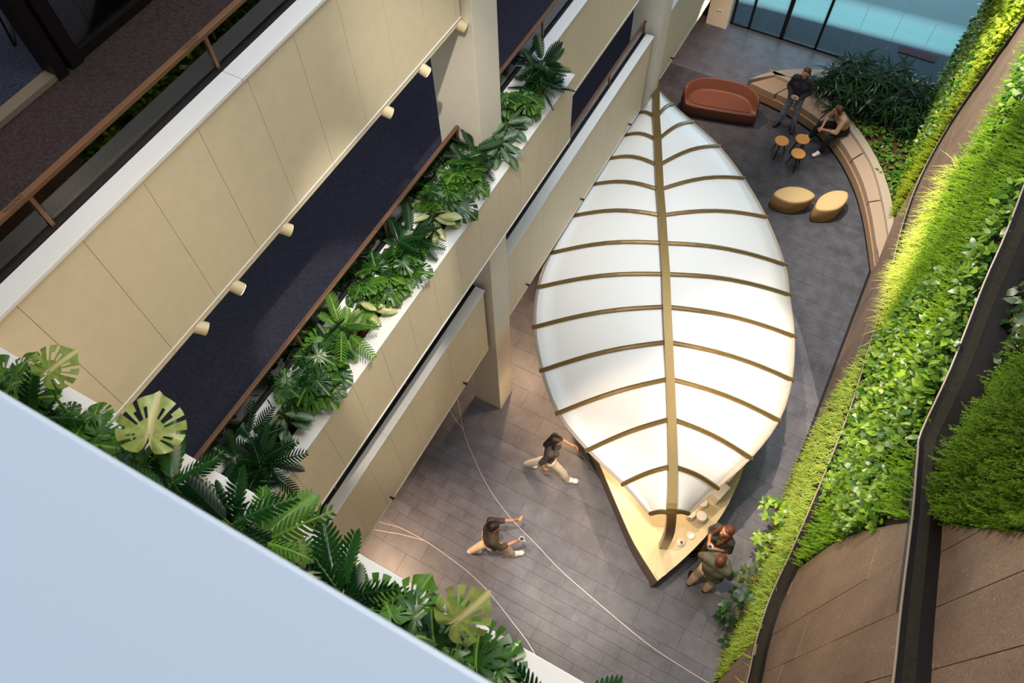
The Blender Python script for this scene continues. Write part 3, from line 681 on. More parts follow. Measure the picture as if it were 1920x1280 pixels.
# curved bench
BI = [(-2.08, 15.02), (-1.2, 14.90), (-.36, 14.63), (.32, 14.20), (.98, 13.42), (1.46, 12.55), (1.98, 11.28)]    # base line
BO = [(-1.62, 15.50), (-1.0, 15.36), (-.25, 15.08), (.44, 14.56), (1.18, 13.72), (1.68, 12.74), (2.02, 11.9)]
LO = [(-1.80, 15.62), (-.95, 15.50), (-.12, 15.20), (.60, 14.66), (1.34, 13.78), (1.86, 12.78), (2.05, 11.95)]
NB = 6
bn = empty('curved_bench', (0, 14, 0), label='long curved upholstered bench around the planted bed', cat='bench')
def cs(L, t): return curve_interp(L, t * (len(L) - 1))
def shell(t0, t1, A, B, z0, z1, fa=0, fb=1, k=6):
    poly = []
    for i in range(k + 1):
        t = t0 + (t1 - t0) * i / k; a, b = cs(A, t), cs(B, t); poly.append((a[0] + (b[0] - a[0]) * fa, a[1] + (b[1] - a[1]) * fa))
    for i in range(k, -1, -1):
        t = t0 + (t1 - t0) * i / k; a, b = cs(A, t), cs(B, t); poly.append((a[0] + (b[0] - a[0]) * fb, a[1] + (b[1] - a[1]) * fb))
    return MB().prism(poly, z0, z1)
shell(.0, 1, BI, BO, .0, .05, -.02, .9, 30).build('plinth', M['black'], bn)
shell(.0, 1, BI, BO, .05, .24, .0, 1, 30).build('base', M['benchbase'], bn)
cuts = [0, .13, .355, .60, .80, 1.0]
for a, b in zip(cuts[:-1], cuts[1:]):
    shell(a + .002, b - .002, BI, BO, .24, .40, .10 if a > 0 else .02, 1, 10).build('seat_cushion', M['bench'], bn, bevel=.012)
shell(0, 1, BO, LO, .0, .47, 0, 1, 30).build('back_ledge', M['benchledge'], bn)
# rim around the back of the planted bed
RO = [(-2.10, 15.06), (-1.72, 15.55), (-1.15, 15.95), (-.4, 16.28), (.5, 16.60), (1.2, 16.80), (1.95, 16.95)]
RI = [(-1.6, 15.50), (-1.35, 15.56), (-.85, 15.76), (-.2, 16.02), (.6, 16.36), (1.25, 16.58), (1.95, 16.72)]
shell(0, 1, RO, RI, 0, .47, 0, 1, 30).build('bed_rim', M['benchledge'], bn)
bed = MB().prism([(p[0], p[1]) for p in dens(LO[1:], 3)] + [(2.1, 11.9), (2.4, 13), (2.4, 16.9)] + [(p[0], p[1]) for p in dens(RI, 3)[::-1]], .0, .33).build('planting_bed', M['soil'])
tag(bed, 'brown soil bed between the curved bench and the green wall', 'soil bed')

# ------------------------------------------------------------------ foliage
def npmesh(name, V, F, tint, material, parent=None, loc=None):
    """V (n,3), F (m,4) or (m,3) numpy; tint per face"""
    me = bpy.data.meshes.new(name); k = F.shape[1]
    me.vertices.add(len(V)); me.vertices.foreach_set('co', V.astype(np.float32).ravel())
    me.loops.add(F.size); me.loops.foreach_set('vertex_index', F.astype(np.int32).ravel())
    me.polygons.add(len(F)); me.polygons.foreach_set('loop_start', np.arange(0, F.size, k, dtype=np.int32))
    try: me.polygons.foreach_set('loop_total', np.full(len(F), k, dtype=np.int32))
    except Exception: pass
    me.update(calc_edges=True)
    at = me.attributes.new('tint', 'FLOAT', 'FACE'); at.data.foreach_set('value', tint.astype(np.float32))
    me.polygons.foreach_set('use_smooth', np.ones(len(F), dtype=bool))
    o = link(me, name, material, parent)
    if loc is not None: o.location = loc
    return o
rng = np.random.default_rng(11)
def norm(a): return a / (np.linalg.norm(a, axis=-1, keepdims=True) + 1e-9)
def blades(base, dirs, nrm, L, W, droop, seg=3, taper=(0.6, 1.0, .7, 0.05), side=None):
    """ribbon leaves: base (n,3), dirs unit (n,3), nrm approx up (n,3); droop: bends towards -nrm. returns V,F,n_per"""
    n = len(base); T = np.linspace(0, 1, seg + 1)
    sd = norm(np.cross(dirs, nrm)); up = norm(np.cross(sd, dirs))
    V = np.zeros((n, seg + 1, 2, 3))
    for i, t in enumerate(T):
        c = base + dirs * (L * t)[:, None] + up * (-(droop * L) * t * t)[:, None]
        wv = sd * (W * taper[i] / 2)[:, None]
        V[:, i, 0] = c - wv; V[:, i, 1] = c + wv
    V = V.reshape(n, -1, 3); F = []
    for i in range(seg): F.append([2 * i, 2 * i + 1, 2 * i + 3, 2 * i + 2])
    F = np.array(F)[None] + (np.arange(n) * (seg + 1) * 2)[:, None, None]
    return V.reshape(-1, 3), F.reshape(-1, 4), seg
def merge(parts):
    Vs, Fs, Ts, o = [], [], [], 0
    for V, F, t in parts: Vs.append(V); Fs.append(F + o); Ts.append(t); o += len(V)
    return np.concatenate(Vs), np.concatenate(Fs), np.concatenate(Ts)
def in_poly_np(P, poly):
    c = np.zeros(len(P), bool)
    for i in range(len(poly)):
        a, b = poly[i - 1], poly[i]
        if a[1] == b[1]: continue
        m = (a[1] > P[:, 1]) != (b[1] > P[:, 1]); xi = (b[0] - a[0]) * (P[:, 1] - a[1]) / (b[1] - a[1]) + a[0]
        c ^= m & (P[:, 0] < xi)
    return c
def scatter(poly, density):
    ys = [p[0] for p in poly]; zs = [p[1] for p in poly]; A = (max(ys) - min(ys)) * (max(zs) - min(zs))
    P = np.stack([rng.uniform(min(ys), max(ys), int(A * density)), rng.uniform(min(zs), max(zs), int(A * density))], 1)
    return P[in_poly_np(P, poly)]
def snoise(P, s, seed):
    r = np.random.default_rng(seed); v = np.zeros(len(P))
    for _ in range(6):
        k = r.normal(size=2) * s; v += np.sin(P @ k + r.uniform(0, 6.28))
    return v / 6
def wx(P, X): return X + step1(P[:, 0]) if X == X1 else (X + step2(P[:, 0]) if X == X2 else X)
def broad(P, X, size=(.05, .10), out=.10, tint=0):
    n = len(P); X = wx(P, X); base = np.stack([X - rng.uniform(.0, out, n), P[:, 0], P[:, 1]], 1)
    d = norm(np.stack([-rng.uniform(.4, 1.2, n), rng.normal(0, .7, n), rng.normal(-.1, .7, n)], 1))
    nr = norm(np.stack([-rng.uniform(.2, .8, n), rng.normal(0, .3, n), rng.uniform(.5, 1.1, n)], 1))
    L = rng.uniform(*size, n)
    V, F, k = blades(base, d, nr, L, L * rng.uniform(.5, .75, n), rng.uniform(.1, .5, n), 3, (.25, 1.0, .75, .04))
    return V, F, np.repeat(np.clip(rng.beta(1.1, 2.2, n) + tint, 0, 1), k)
def grass(P, X, size=(.16, .30), tint=0, w=.008):
    n = len(P); X = wx(P, X); base = np.stack([X - rng.uniform(.0, .05, n), P[:, 0], P[:, 1]], 1)
    d = norm(np.stack([-rng.uniform(.5, 1.2, n), rng.normal(-.1, .5, n), rng.normal(.45, .3, n)], 1))
    nr = norm(np.stack([-rng.uniform(.0, .3, n), rng.normal(0, .2, n), np.ones(n)], 1))
    L = rng.uniform(*size, n)
    V, F, k = blades(base, d, nr, L, np.full(n, w), rng.uniform(.3, .9, n), 3, (.8, 1, .7, .1))
    return V, F, np.repeat(np.clip(rng.uniform(.1, 1, n) + tint, 0, 1), k)
def plume(P, X, size=(.12, .22), tint=0, leaflets=9, fan=.24):
    """upright foxtail plumes built of short leaflets along an axis"""
    n = len(P); X = wx(P, X); base = np.stack([X - rng.uniform(.0, .06, n), P[:, 0], P[:, 1]], 1)
    ax = norm(np.stack([-rng.uniform(.7, 1.1, n), rng.normal(-.25, .22, n), rng.normal(.35, .2, n)], 1))
    L = rng.uniform(*size, n); tb = rng.uniform(.0, .8, n) + tint; parts = []
    for j in range(leaflets):
        t = (j + .5) / leaflets; r = fan * (1 - .75 * t)
        a = 2.4 * j + rng.uniform(0, 6.28, n)
        e1 = norm(np.cross(ax, np.array([0, 0, 1.]))); e2 = np.cross(ax, e1)
        d = norm(ax * .8 + (e1 * np.cos(a)[:, None] + e2 * np.sin(a)[:, None]))
        V, F, k = blades(base + ax * (L * t)[:, None], d, e2, L * r, np.full(n, .016), np.full(n, -.2), 1, (1.0, .15))
        parts.append((V, F, np.repeat(np.clip(tb * .6 + .45 * t + rng.uniform(-.1, .1, n), 0, 1), k)))
    V, F, k = blades(base, ax, e2, L * 1.05, np.full(n, .014), np.zeros(n), 1, (1, .3)); parts.append((V, F, np.repeat(np.clip(tb, 0, 1), k)))
    return merge(parts)

# ---- the green wall: three stepped faces X0 < X1 < X2, boundaries given on each face as (y, z)
X0, X1, X2 = 2.00, 2.18, 2.46
K1 = [(1.2, 2.6), (2.3, 2.28), (2.85, 1.95), (3.4, 1.80), (3.73, 1.84), (4.28, 2.13), (4.88, 2.34), (5.66, 2.55), (6.64, 2.65), (7.96, 2.40), (9.38, 2.15), (11.0, 1.62), (12.3, 1.45), (12.95, 1.8), (13.2, 2.7), (12.95, 4.1), (12.75, 5.1), (12.9, 6.6), (13.4, 8.0)]
K2 = [(.9, 6.95), (1.91, 6.61), (2.6, 6.34), (3.58, 5.99), (4.42, 5.63), (4.75, 5.54), (5.4, 5.86), (6.39, 6.12), (7.05, 6.38), (8.37, 6.65), (10.5, 7.1), (13.4, 8.0)]
K1d, K2d = dens(K1, 4), dens(K2, 4)
def sstep(t): t = np.clip(t, 0, 1); return t * t * (3 - 2 * t)
def step1(y): return -.14 * sstep((y - 8.6) / 3.2)      # the middle face closes up to the lower one towards the far end
def step2(y): return .22 * sstep((y - 4.3) / 1.2)
def warp2(o):
    for v in o.data.vertices: v.co.x += float(step2(v.co.y + 8.0))
def warp1(o):
    for v in o.data.vertices: v.co.x += float(step1(v.co.y + 8.0))
    return o
F0 = K1d + [(17.38, 8.0), (17.38, .0), (1.2, .0)]
F1 = [(p[0] + (.25 if p[1] > 2.7 and p[0] > 12 else 0), p[1] - .25) for p in K1d]
F1s = [(p[0] - .06, p[1] + .07) for p in K1d] + [(14.0, 8.2)] + K2d[::-1]
F1 = F1 + [(14.6, 8.3)] + K2d[::-1]
F2 = K2d + [(14.6, 8.0), (14.6, 14), (.9, 14)]
gwl = empty('living_wall', (2.4, 8, 0), label='tall living wall of stepped stone and planted bands along the right side', cat='green wall')
MB().wallprism(F0, X0, X0 + .1).build('lower_backing', M['backing'], gwl)
MB().wallprism([(p[0], p[1]) for p in F1], X1, X1 + .1).build('middle_backing', M['backing'], gwl); warp1(gwl.children[-1]); [setattr(v.co, 'x', v.co.x + .03) for v in gwl.children[-1].data.vertices]
MB().wallprism(F2, X2, X2 + .1).build('upper_backing', M['backing'], gwl); warp2(gwl.children[-1])
def rim(K, xa, xb, nm):
    g = MB(); n = len(K)
    for p in K:
        if nm == 'b': xb = X2 + float(step2(p[0]))
        if nm == 'a': xb = X1 + float(step1(p[0]))
        g.v += [(xa - .03, p[0], p[1]), (xb + .05, p[0], p[1] - .02), (xb + .05, p[0], p[1] - .10), (xa - .03, p[0], p[1] - .10)]
    for i in range(n - 1):
        for j in range(4): k = (j + 1) % 4; g.f.append((i * 4 + j, i * 4 + 4 + j, i * 4 + 4 + k, i * 4 + k))
    g.build('trough', M['darkmetal'], gwl)
    MB().tube([(xa - .035, p[0], p[1] + .01) for p in K], .011, 6).build('rim_edge', M['rimgrey'], gwl)
rim(K1d, X0, X1, 'a'); rim(K2d, X1, X2, 'b')
MB().box(1.93, 1.2, 0, 2.0, 17.0, .02).build('base_channel', M['darkmetal'], gwl)
MB().box(1.955, 1.2, 0, 1.975, 17.0, .05).build('base_edge', M['darkmetal'], gwl)
# stone fields
aL = [(6.3, -.1), (7.2, .35), (7.7, .9), (8.03, 2.6)]
stone0 = [(p[0], p[1] - .03) for p in K1d if 7.9 < p[0] <= 12.97 and p[1] < 2.5] + [(12.6, .6), (12.2, 0.02), (6.3, .02), (6.9, .25), (7.4, .8), (7.75, 1.5)]
stone0b = [(1.2, .02), (2.5, .02), (2.75, .9), (2.95, 1.9), (2.3, 2.25), (1.2, 2.57)]
BF = [(11.6, 7.2), (11.1, 5.6), (10.75, 5.2), (10.6, 4.5), (10.5, 3.5), (10.1, 2.8), (9.6, 2.2), (9.2, 1.8)]
stone1b = BF + [(p[0] + (.12 if p[1] > 2.7 else 0), p[1] - .08) for p in K1d if p[0] > 9.0 and p[1] < 7.2]
CC = [(4.05, .3), (4.10, 1.9), (4.07, 3.32), (3.95, 4.2), (3.84, 4.7), (3.65, 5.5), (3.52, 5.95)]
stone1c = [(.9, .3)] + CC + [(p[0], p[1] - .02) for p in K2d if p[0] < 3.5][::-1]
DD = [(3.75, 5.3), (3.70, 5.9), (3.4, 6.6), (3.19, 7.19), (3.01, 7.65), (2.8, 8.6), (2.5, 10)]
stone2d = [(.9, 6.3), (.9, 10)] + DD[::-1] + [(3.75, 5.2)]
def stones(poly, X, w, h, oy, oz, root, mat_='slab'):
    ys = [p[0] for p in poly]; zs = [p[1] for p in poly]
    i0 = math.floor((min(ys) - oy) / w)
    for i in range(i0, math.ceil((max(ys) - oy) / w)):
        y0 = oy + i * w; sh = (i * .37 * h) % h; j0 = math.floor((min(zs) - oz - sh) / h)
        for j in range(j0, math.ceil((max(zs) - oz - sh) / h) + 1):
            z0 = oz + sh + j * h; p = clip(poly, y0 + .004, z0 + .003, y0 + w - .004, z0 + h - .003)
            if p and parea(p) > .004:
                xo = R.uniform(-.003, .003); o = MB().wallprism(p, X - .03 + xo, X - .002).build('stone_slab', M[mat_], root)
                if X == X1: warp1(o)
def plate(poly, X):
    o = MB().wallprism(poly, X - .006, X - .001).build('joint_filler', M['jointlight'], gwl)
    if X == X1: warp1(o)
plate(stone1c, X1); plate(stone2d, X2); plate(stone0, X0); plate(stone1b, X1); plate(stone0b, X0)
stones(stone0, X0, 1.3, .9, 1.0, .0, gwl); stones(stone0b, X0, .58, 1.2, .9, .0, gwl)
stones(stone1b, X1, 1.0, 1.3, 1.0, .2, gwl); stones(stone1c, X1, .58, 1.25, .22, .4, gwl); stones(stone2d, X2, .58, 1.45, .42, .3, gwl)

def keep(P, *polys):
    m = np.ones(len(P), bool)
    for q in polys: m &= ~in_poly_np(P, q)
    return P[m]
def shrinkK(P, K, d):  # drop points closer than d under curve is not needed; simple pass
    return P
STF = []
def stuff(name, geo, m, label):
    o = npmesh(name, geo[0] - np.array([2.4, 8, 0]), geo[1], geo[2], M[m], gwl); o['kind'] = 'stuff'; o['label'] = label
P0 = keep(scatter(F0, 420), stone0, stone0b)
vis = (P0[:, 0] > 11.6) | (P0[:, 0] < 7.85)
P0 = P0[vis]
far = P0[:, 0] > 11.5
stuff('low_grass', grass(P0[~far][rng.random((~far).sum()) < .9], X0 + .02, (.07, .17), -.15, .010), 'lowgrass', 'lime green tufts along the lowest band')
stuff('low_grass', grass(P0[~far & (P0[:, 0] < 5)], X0 + .02, (.07, .14), -.2, .01), 'yellowfern', 'yellow green tufts at the foot of the wall')
Pf = P0[far]; nf = snoise(Pf, 1.4, 3)
stuff('wall_foliage', broad(Pf[nf > 0], X0, (.06, .12), .16, .15), 'yellowfern', 'yellow green leaves on the far end of the wall')
stuff('wall_foliage', plume(Pf[nf <= .15], X0, (.12, .22), .25, 7), 'yellowfern', 'yellow green plumes on the far end of the wall')
stuff('wall_foliage', broad(scatter([(13.2, .1), (17.3, .1), (17.3, 3.4), (13.4, 3.4)], 260), X0, (.05, .12), .2, -.1), 'wallleaf', 'broad leaves on the far end of the wall')
P1 = keep(scatter(F1s, 620), stone1b, stone1c, [(.5, 0), (3.75, 0), (3.75, 5.4), (3.5, 6.1), (.5, 7.6)])
y, z = P1[:, 0], P1[:, 1]; n1 = snoise(P1, 1.3, 5)
sg = (y - 3.4) * 1.0 - (z - 3) * .25            # position along the band
lime_m = (y > 7.9) & (z < 2.4 + (y - 7.9) * .62)
fern_m = (~lime_m) & (((y > 7.9) & (n1 > -.25)) | ((y < 5.4 - .15 * z) & (n1 > -.12 - .25 * (y < 4.9))) | ((y > 6.2) & (y < 8.2) & (n1 > .10)))
bro_m = ~(lime_m | fern_m)
stuff('lime_grass', grass(P1[lime_m], X1, (.16, .36), .15, .012), 'lime', 'long arching lime green grass')
stuff('feathery_fern', plume(P1[fern_m & (y > 5.9)][::2], X1, (.13, .24), .25, 8), 'fern', 'feathery bright green fern')
stuff('feathery_fern', plume(P1[fern_m & (y <= 5.9)][::2], X1, (.12, .22), .05, 9), 'fern', 'feathery green fern near the stone')
stuff('broad_leaves', broad(P1[bro_m], X1, (.06, .13), .18, .05), 'wallleaf', 'glossy mixed green leaves')
stuff('broad_leaves', broad(scatter([(4.2, 1.0), (9, 2), (9, 5.9), (4.2, 5.2)], 130), X1, (.03, .07), .10, -.1), 'wallleafdark', 'small olive creeper leaves')
P2 = keep(scatter([(.9, 6.0), (3.5, 5.6), (14.5, 7.6), (14.5, 13), (.9, 13)], 520), stone2d); P2 = P2[in_poly_np(P2, F2) & (P2[:, 1] > 5.7)]
n2 = snoise(P2, 1.5, 9)
up = (P2[:, 0] > 5.55 + .12 * n2)
vis2 = P2[:, 1] < 11
stuff('feathery_fern', plume(P2[~up & vis2], X2, (.13, .26), .1, 13, .3), 'ferndark', 'dense dark feathery fern above the stone')
q = P2[up & vis2]
stuff('broad_leaves', broad(q[::2], X2, (.08, .16), .22, -.1), 'wallleafdark', 'large dull green leaves in the upper band')
stuff('broad_leaves', broad(q[(q[:, 0] > 8.3)], X2, (.05, .10), .16, .1), 'wallleaf', 'mixed leaves in the upper band')

# ---- shared leaf meshes
def leaf_mesh(name, half, N, NU, slits=(), cup=.12, droop=.25, back=.0, sweep=.25, lobes=None):
    """leaf along +y, length 1, width function half(t); slits: set of rows where outer part is open"""
    V, F = [], []
    for side in (-1, 1):
        o = len(V)
        for i in range(N + 1):
            t = i / N
            w = half(t)
            if lobes and i % 2: w *= lobes
            for c in range(NU + 1):
                u = c / NU; x = side * w * u; yy = t + sweep * w * u * (1 if not back else (1 - 2.2 * back * (1 - t)))
                zz = cup * (w * u) * (1 - .6 * u) - droop * t * t - .12 * (w * u) ** 2 * 4 * .3
                V.append((x, yy, zz))
        for i in range(N):
            for c in range(NU):
                if i in slits and c in slits[i]: continue
                a = o + i * (NU + 1) + c; q = (a, a + 1, a + NU + 2, a + NU + 1)
                F.append(q if side > 0 else q[::-1])
    me = bpy.data.meshes.new(name); me.from_pydata(V, [], F); me.polygons.foreach_set('use_smooth', [True] * len(F)); me.update(); return me
def monstera_mesh():
    N = 46; rings = (.14, .42, .72, 1.0); V = [(0, 0, 0)]; F = []
    def rad(a):   # heart outline about the stalk joint, a measured from the tip
        d = abs(a) / math.pi
        return .92 - .62 * d ** .55 + .20 * math.sin(math.pi * min(1, d * 1.0)) ** 1.3 - (.26 * max(0, (d - .88) / .12))
    slit = {8: 1, 12: 2, 15: 1, 18: 1}; k = len(rings)
    for i in range(N + 1):
        a = -math.pi + 2 * math.pi * i / N; r = rad(a)
        for q in rings:
            x = .92 * math.sin(a) * r * q; y = math.cos(a) * r * q + .03 * q * abs(math.sin(a))
            V.append((x, y, .22 * abs(x) - .55 * x * x - .22 * y * y - .03 * math.cos(a * 9) * q * q))
    for i in range(N):
        b = 1 + i * k; n = b + k; F.append((0, n, b))
        ii = min(i, N - 1 - i)
        for j in range(k - 1):
            if ii in slit and j >= slit[ii]: continue
            if ii in (10, 17, 20) and j == 1: continue
            F.append((b + j, n + j, n + j + 1, b + j + 1))
    me = bpy.data.meshes.new('monstera_leaf'); me.from_pydata(V, [], [f[::-1] for f in F]); me.polygons.foreach_set('use_smooth', [True] * len(F)); me.update(); return me
def lobed_mesh():
    V, F = [], []; n = 11
    for i in range(n + 1):
        t = i / n; z = -.3 * t * t
        for sd in (-1, 0, 1): V.append((sd * .035 * (1 - .7 * t), t, z + (.0 if sd else .008)))
    for i in range(n):
        a = i * 3; F += [(a, a + 1, a + 4, a + 3), (a + 1, a + 2, a + 5, a + 4)]
    for i in range(n):
        t = (i + .35) / n; L = .27 * math.sin(math.pi * (t * .80 + .16)) ** .8; z = -.3 * t * t
        for sd in (-1, 1):
            b = len(V); dx, dy = .80, .60; w0, w1 = .045, .034
            for q, wv in ((0, w0), (.5, w1 * 1.15), (.85, w1 * .8), (1.0, .004)):
                cx, cy = sd * (.02 + L * q * dx), t + L * q * dy + .02 * q * q; zz = z + .10 * L * q - .28 * (L * q) ** 2 * 3
                V += [(cx, cy - wv, zz - .004), (cx, cy + wv, zz + .012)]
            for q in range(3):
                f = (b + 2 * q, b + 2 * q + 2, b + 2 * q + 3, b + 2 * q + 1); F.append(f if sd > 0 else f[::-1])
    me = bpy.data.meshes.new('lobed_leaf'); me.from_pydata(V, [], F); me.polygons.foreach_set('use_smooth', [True] * len(F)); me.update(); return me
def ha(t): return .23 * (math.sin(math.pi * min(1, t * .97 + .03)) ** .85)
LM = {}
def mk(name, mats):
    base = {'m': monstera_mesh, 'x': lobed_mesh, 'a': lambda: leaf_mesh('oval_leaf', ha, 10, 2, {}, droop=.3, cup=.3)}[name]
    for k, m in mats.items():
        me = base(); me.materials.append(M[m]); LM[k] = me
mk('m', {'m': 'monstera', 'mc': 'monsteracream'}); mk('x', {'x': 'xanadu', 'xb': 'xanadubright'}); mk('a', {'a': 'aglao', 'ac': 'aglaocream'})
for me, sc_ in [(LM[k], {'m': .20, 'mc': .20, 'x': .30, 'xb': .30, 'a': .24, 'ac': .24}[k]) for k in LM]:
    me.transform(Matrix.Scale(sc_, 4))
def leaf_obj(root, kind, base, azi, elev, roll, s, rootloc):
    o = bpy.data.objects.new('leaf', LM[kind]); COL.objects.link(o); o.parent = root
    o.location = Vector(base) - rootloc
    d = Vector((math.cos(azi) * math.cos(elev), math.sin(azi) * math.cos(elev), math.sin(elev)))
    side = d.cross(Vector((0, 0, 1))).normalized(); up = side.cross(d)
    m = Matrix((side, d, up)).transposed() @ Matrix.Rotation(roll, 3, 'Y')
    o.rotation_euler = m.to_euler(); o.scale = (s, s, s); return o
def plant(kind, x, y, z, label, n=9, h=.22, spread=.17, s=1.0, bias=None, name=None, lean=(0, 0)):
    nm = {'m': 'monstera_plant', 'a': 'silver_leaf_plant', 'x': 'lobed_leaf_plant'}[kind[0]]
    root = empty(nm, (x, y, z), label=label, cat='plant', group=None); rl = Vector((x, y, z)); st = MB()
    for i in range(n):
        az = 2.399 * i + R.uniform(-.3, .3); fr = (i + .5) / n
        if bias is not None: az = bias + (az % 6.283 - 3.14) * .62
        hh = h * (1.15 - .55 * fr) * R.uniform(.8, 1.2); rr = spread * (.25 + .75 * fr) * R.uniform(.7, 1.15)
        if kind[0] == 'a': hh *= .75; rr *= .45
        if kind[0] == 'x': rr *= .5
        b = Vector((x + math.cos(az) * rr + lean[0], y + math.sin(az) * rr + lean[1], z + hh))
        st.tube([(x + math.cos(az) * .02, y + math.sin(az) * .02, z), (x + math.cos(az) * rr * .5, y + math.sin(az) * rr * .5, z + hh * .75), tuple(b)], [.006, .005, .004], 5)
        el = {'m': R.uniform(-.45, .35), 'a': R.uniform(.0, .7) - .5 * fr, 'x': R.uniform(.2, .8) - .7 * fr}[kind[0]]
        leaf_obj(root, kind, b, az + R.uniform(-.3, .3), el, R.uniform(-.35, .35), s * R.uniform(.72, 1.12), rl)
    st.build('stem', M['stem'], root); return root
Z2 = 6.55
L2P = [('x', -3.12, 6.50, 'dark lobed-leaf plant at the far end of the long trough', 12), ('x', -3.02, 6.22, 'lobed-leaf plant second from the far trough end, overhanging the rim', 10),
       ('m', -3.15, 5.93, 'dark split-leaf plant behind the far trough end beside the white column', 10), ('a', -3.1, 5.55, 'silver-green broad-leaf plant nearest the white column', 11),
       ('a', -3.02, 5.25, 'silver-green plant drooping over the rim in front of the white column', 9), ('x', -3.16, 4.95, 'dark lobed-leaf plant at the foot of the white column', 12),
       ('m', -3.14, 4.62, 'split-leaf plant just in front of the white column corner', 11), ('m', -3.18, 4.32, 'deep green split-leaf plant leaning over the handrail end', 11),
       ('ac', -3.14, 4.02, 'pale striped plant with yellowish leaves by the middle of the trough', 12), ('x', -3.16, 3.66, 'dark ferny lobed plant behind the striped pale plant', 14),
       ('m', -3.10, 3.34, 'split-leaf plant hanging one leaf over the trough rim', 9), ('m', -3.2, 3.10, 'sunlit bright split-leaf plant in mid trough', 12),
       ('ac', -3.18, 2.74, 'sunlit cream-leaved plant in the middle of the trough', 11), ('xb', -3.15, 2.42, 'sunlit lobed fern-like plant with upright fronds', 13),
       ('m', -3.2, 2.05, 'split-leaf plant beside the handrail, past the sunlit fern', 11), ('m', -3.06, 1.86, 'split-leaf plant trailing over the lower trough rim', 11),
       ('a', -3.14, 1.46, 'large dark silver-veined plant near the lower end of the trough', 14), ('x', -3.2, 1.12, 'dark lobed plant by the lower handrail post', 13),
       ('x', -3.0, 1.0, 'dark lobed plant whose fronds hang over the lower rim', 12), ('x', -3.12, .72, 'dark lobed plant lowest in the long trough', 10)]
back = [(-3.40, 6.35, 'tip'), (-3.42, 5.75, 'beside the column'), (-3.42, 4.75, 'at the handrail end'), (-3.44, 4.15, 'behind the pale striped plant'), (-3.42, 3.5, 'behind the split-leaf plants'), (-3.42, 2.9, 'behind the cream-leaved plant'), (-3.42, 2.25, 'behind the sunlit fronds'), (-3.40, 1.65, 'behind the silver-veined plant'), (-3.40, .9, 'behind the lowest lobed plants')]
for i, (x, y, lb) in enumerate(back):
    plant('xm'[i % 2], x + .1, y, Z2 + .02, 'smaller back-row plant in the long trough, ' + lb, 10, .34, .16, .8)
for k, x, y, lb, n in L2P:
    plant(k, x - .12, y, Z2, lb, n + (4 if k[0] == 'm' else 7), .30, .25, 1.15 if k[0] == 'm' else .95)
Z3 = 9.6
L3P = [('m', -2.95, .20, 'split-leaf plant furthest left in the foreground trough', 8, .20), ('x', -2.70, .16, 'lobed plant at the left of the foreground trough', 8, .2), ('m', -2.42, .20, 'split-leaf plant with drooping leaves left of the tall cream leaf', 8, .20),
       ('m', -2.12, .16, 'split-leaf plant in front of the tall cream leaf', 8, .2), ('x', -1.88, .22, 'upright lobed plant right of the tall cream leaf', 10, .26), ('x', -1.55, .22, 'variegated lobed plant where both troughs meet', 11, .22),
       ('xb', -1.40, .24, 'lobed plant with yellow tinged fronds over the rim', 7, .2), ('ac', -1.18, .22, 'cream-leaved plant at the foreground parapet', 8, .18), ('x', -.98, .2, 'lobed plant with two upright dark fronds', 9, .24), ('x', -.86, .16, 'lobed plant beside the walking man, half behind the parapet', 8, .22),
       ('m', -.70, .2, 'bright split-leaf plant, left of the tall single leaf', 9, .22), ('m', -.50, .2, 'bright split-leaf plant under the tall single leaf', 9, .2), ('m', -.32, .2, 'split-leaf plant near the lower frame edge', 8, .16), ('a', -.16, .2, 'low broad-leaf plant at the right end of the foreground planting', 8, .12), ('x', .02, .2, 'small lobed plant cut by the lower frame edge', 7, .12)]
for k, x, y, lb, n, h in L3P:
    plant(k, x, y, Z3, lb, n + 2, h, .17, .88)
def tall_leaf(kind, x, y, z0, tip, azi, elev, s, label, roll=0):
    root = empty('monstera_plant', (x, y, z0), label=label, cat='plant'); rl = Vector((x, y, z0))
    MB().tube([(x, y, z0), ((x + tip[0]) / 2, (y + tip[1]) / 2 - .02, (z0 + tip[2]) / 2 + .03), tip], [.008, .007, .005], 6).build('stem', M['stem'], root)
    leaf_obj(root, kind, tip, azi, elev, roll, s, rl)
    leaf_obj(root, 'm', (x + .03, y + .02, z0 + .12), azi + 2, .1, .2, s * .6, rl)
tall_leaf('mc', -2.03, .28, Z3, (-2.04, .36, 9.98), 2.0, .25, 1.1, 'tall single cream split leaf standing over the dark carpet', .3)
tall_leaf('mc', -2.66, .28, Z3, (-2.64, .38, 10.0), 1.2, .2, .8, 'tall single split leaf against the cream fascia', .5)
tall_leaf('mc', -.50, .28, Z3, (-.49, .34, 9.92), 1.1, .3, .9, 'tall single bright split leaf over the tiled floor', .4)

# ---- bed plants
def shrub(x, y, s, label, n=260):
    s *= 1.15
    root = empty('shrub', (x, y, .33), label=label, cat='shrub'); parts = []
    m = max(8, int(n / 10)); c = np.stack([rng.normal(0, .16 * s, m), rng.normal(0, .16 * s, m), rng.uniform(.2, .62, m) * s], 1)
    st = MB()
    for q in c: st.tube([(q[0] * .3, q[1] * .3, 0), tuple(q)], [.008, .004], 5)
    st.build('stem', M['twig'], root, local=True)
    idx = np.repeat(np.arange(m), 12); k = len(idx); a = rng.uniform(0, 6.28, k)
    d = norm(np.stack([np.cos(a), np.sin(a), rng.uniform(-.1, .7, k)], 1)); nr = np.tile(np.array([[0, 0, 1.]]), (k, 1)) + rng.normal(0, .1, (k, 3))
    L = rng.uniform(.17, .30, k) * s
    V, F, kk = blades(c[idx], d, norm(nr), L, np.full(k, .036), rng.uniform(.2, .6, k), 3, (.4, 1, .8, .1))
    o = npmesh('foliage', V, F, np.repeat(rng.beta(1.3, 2.2, k), kk), M['shrub'], root); o['kind'] = 'stuff'
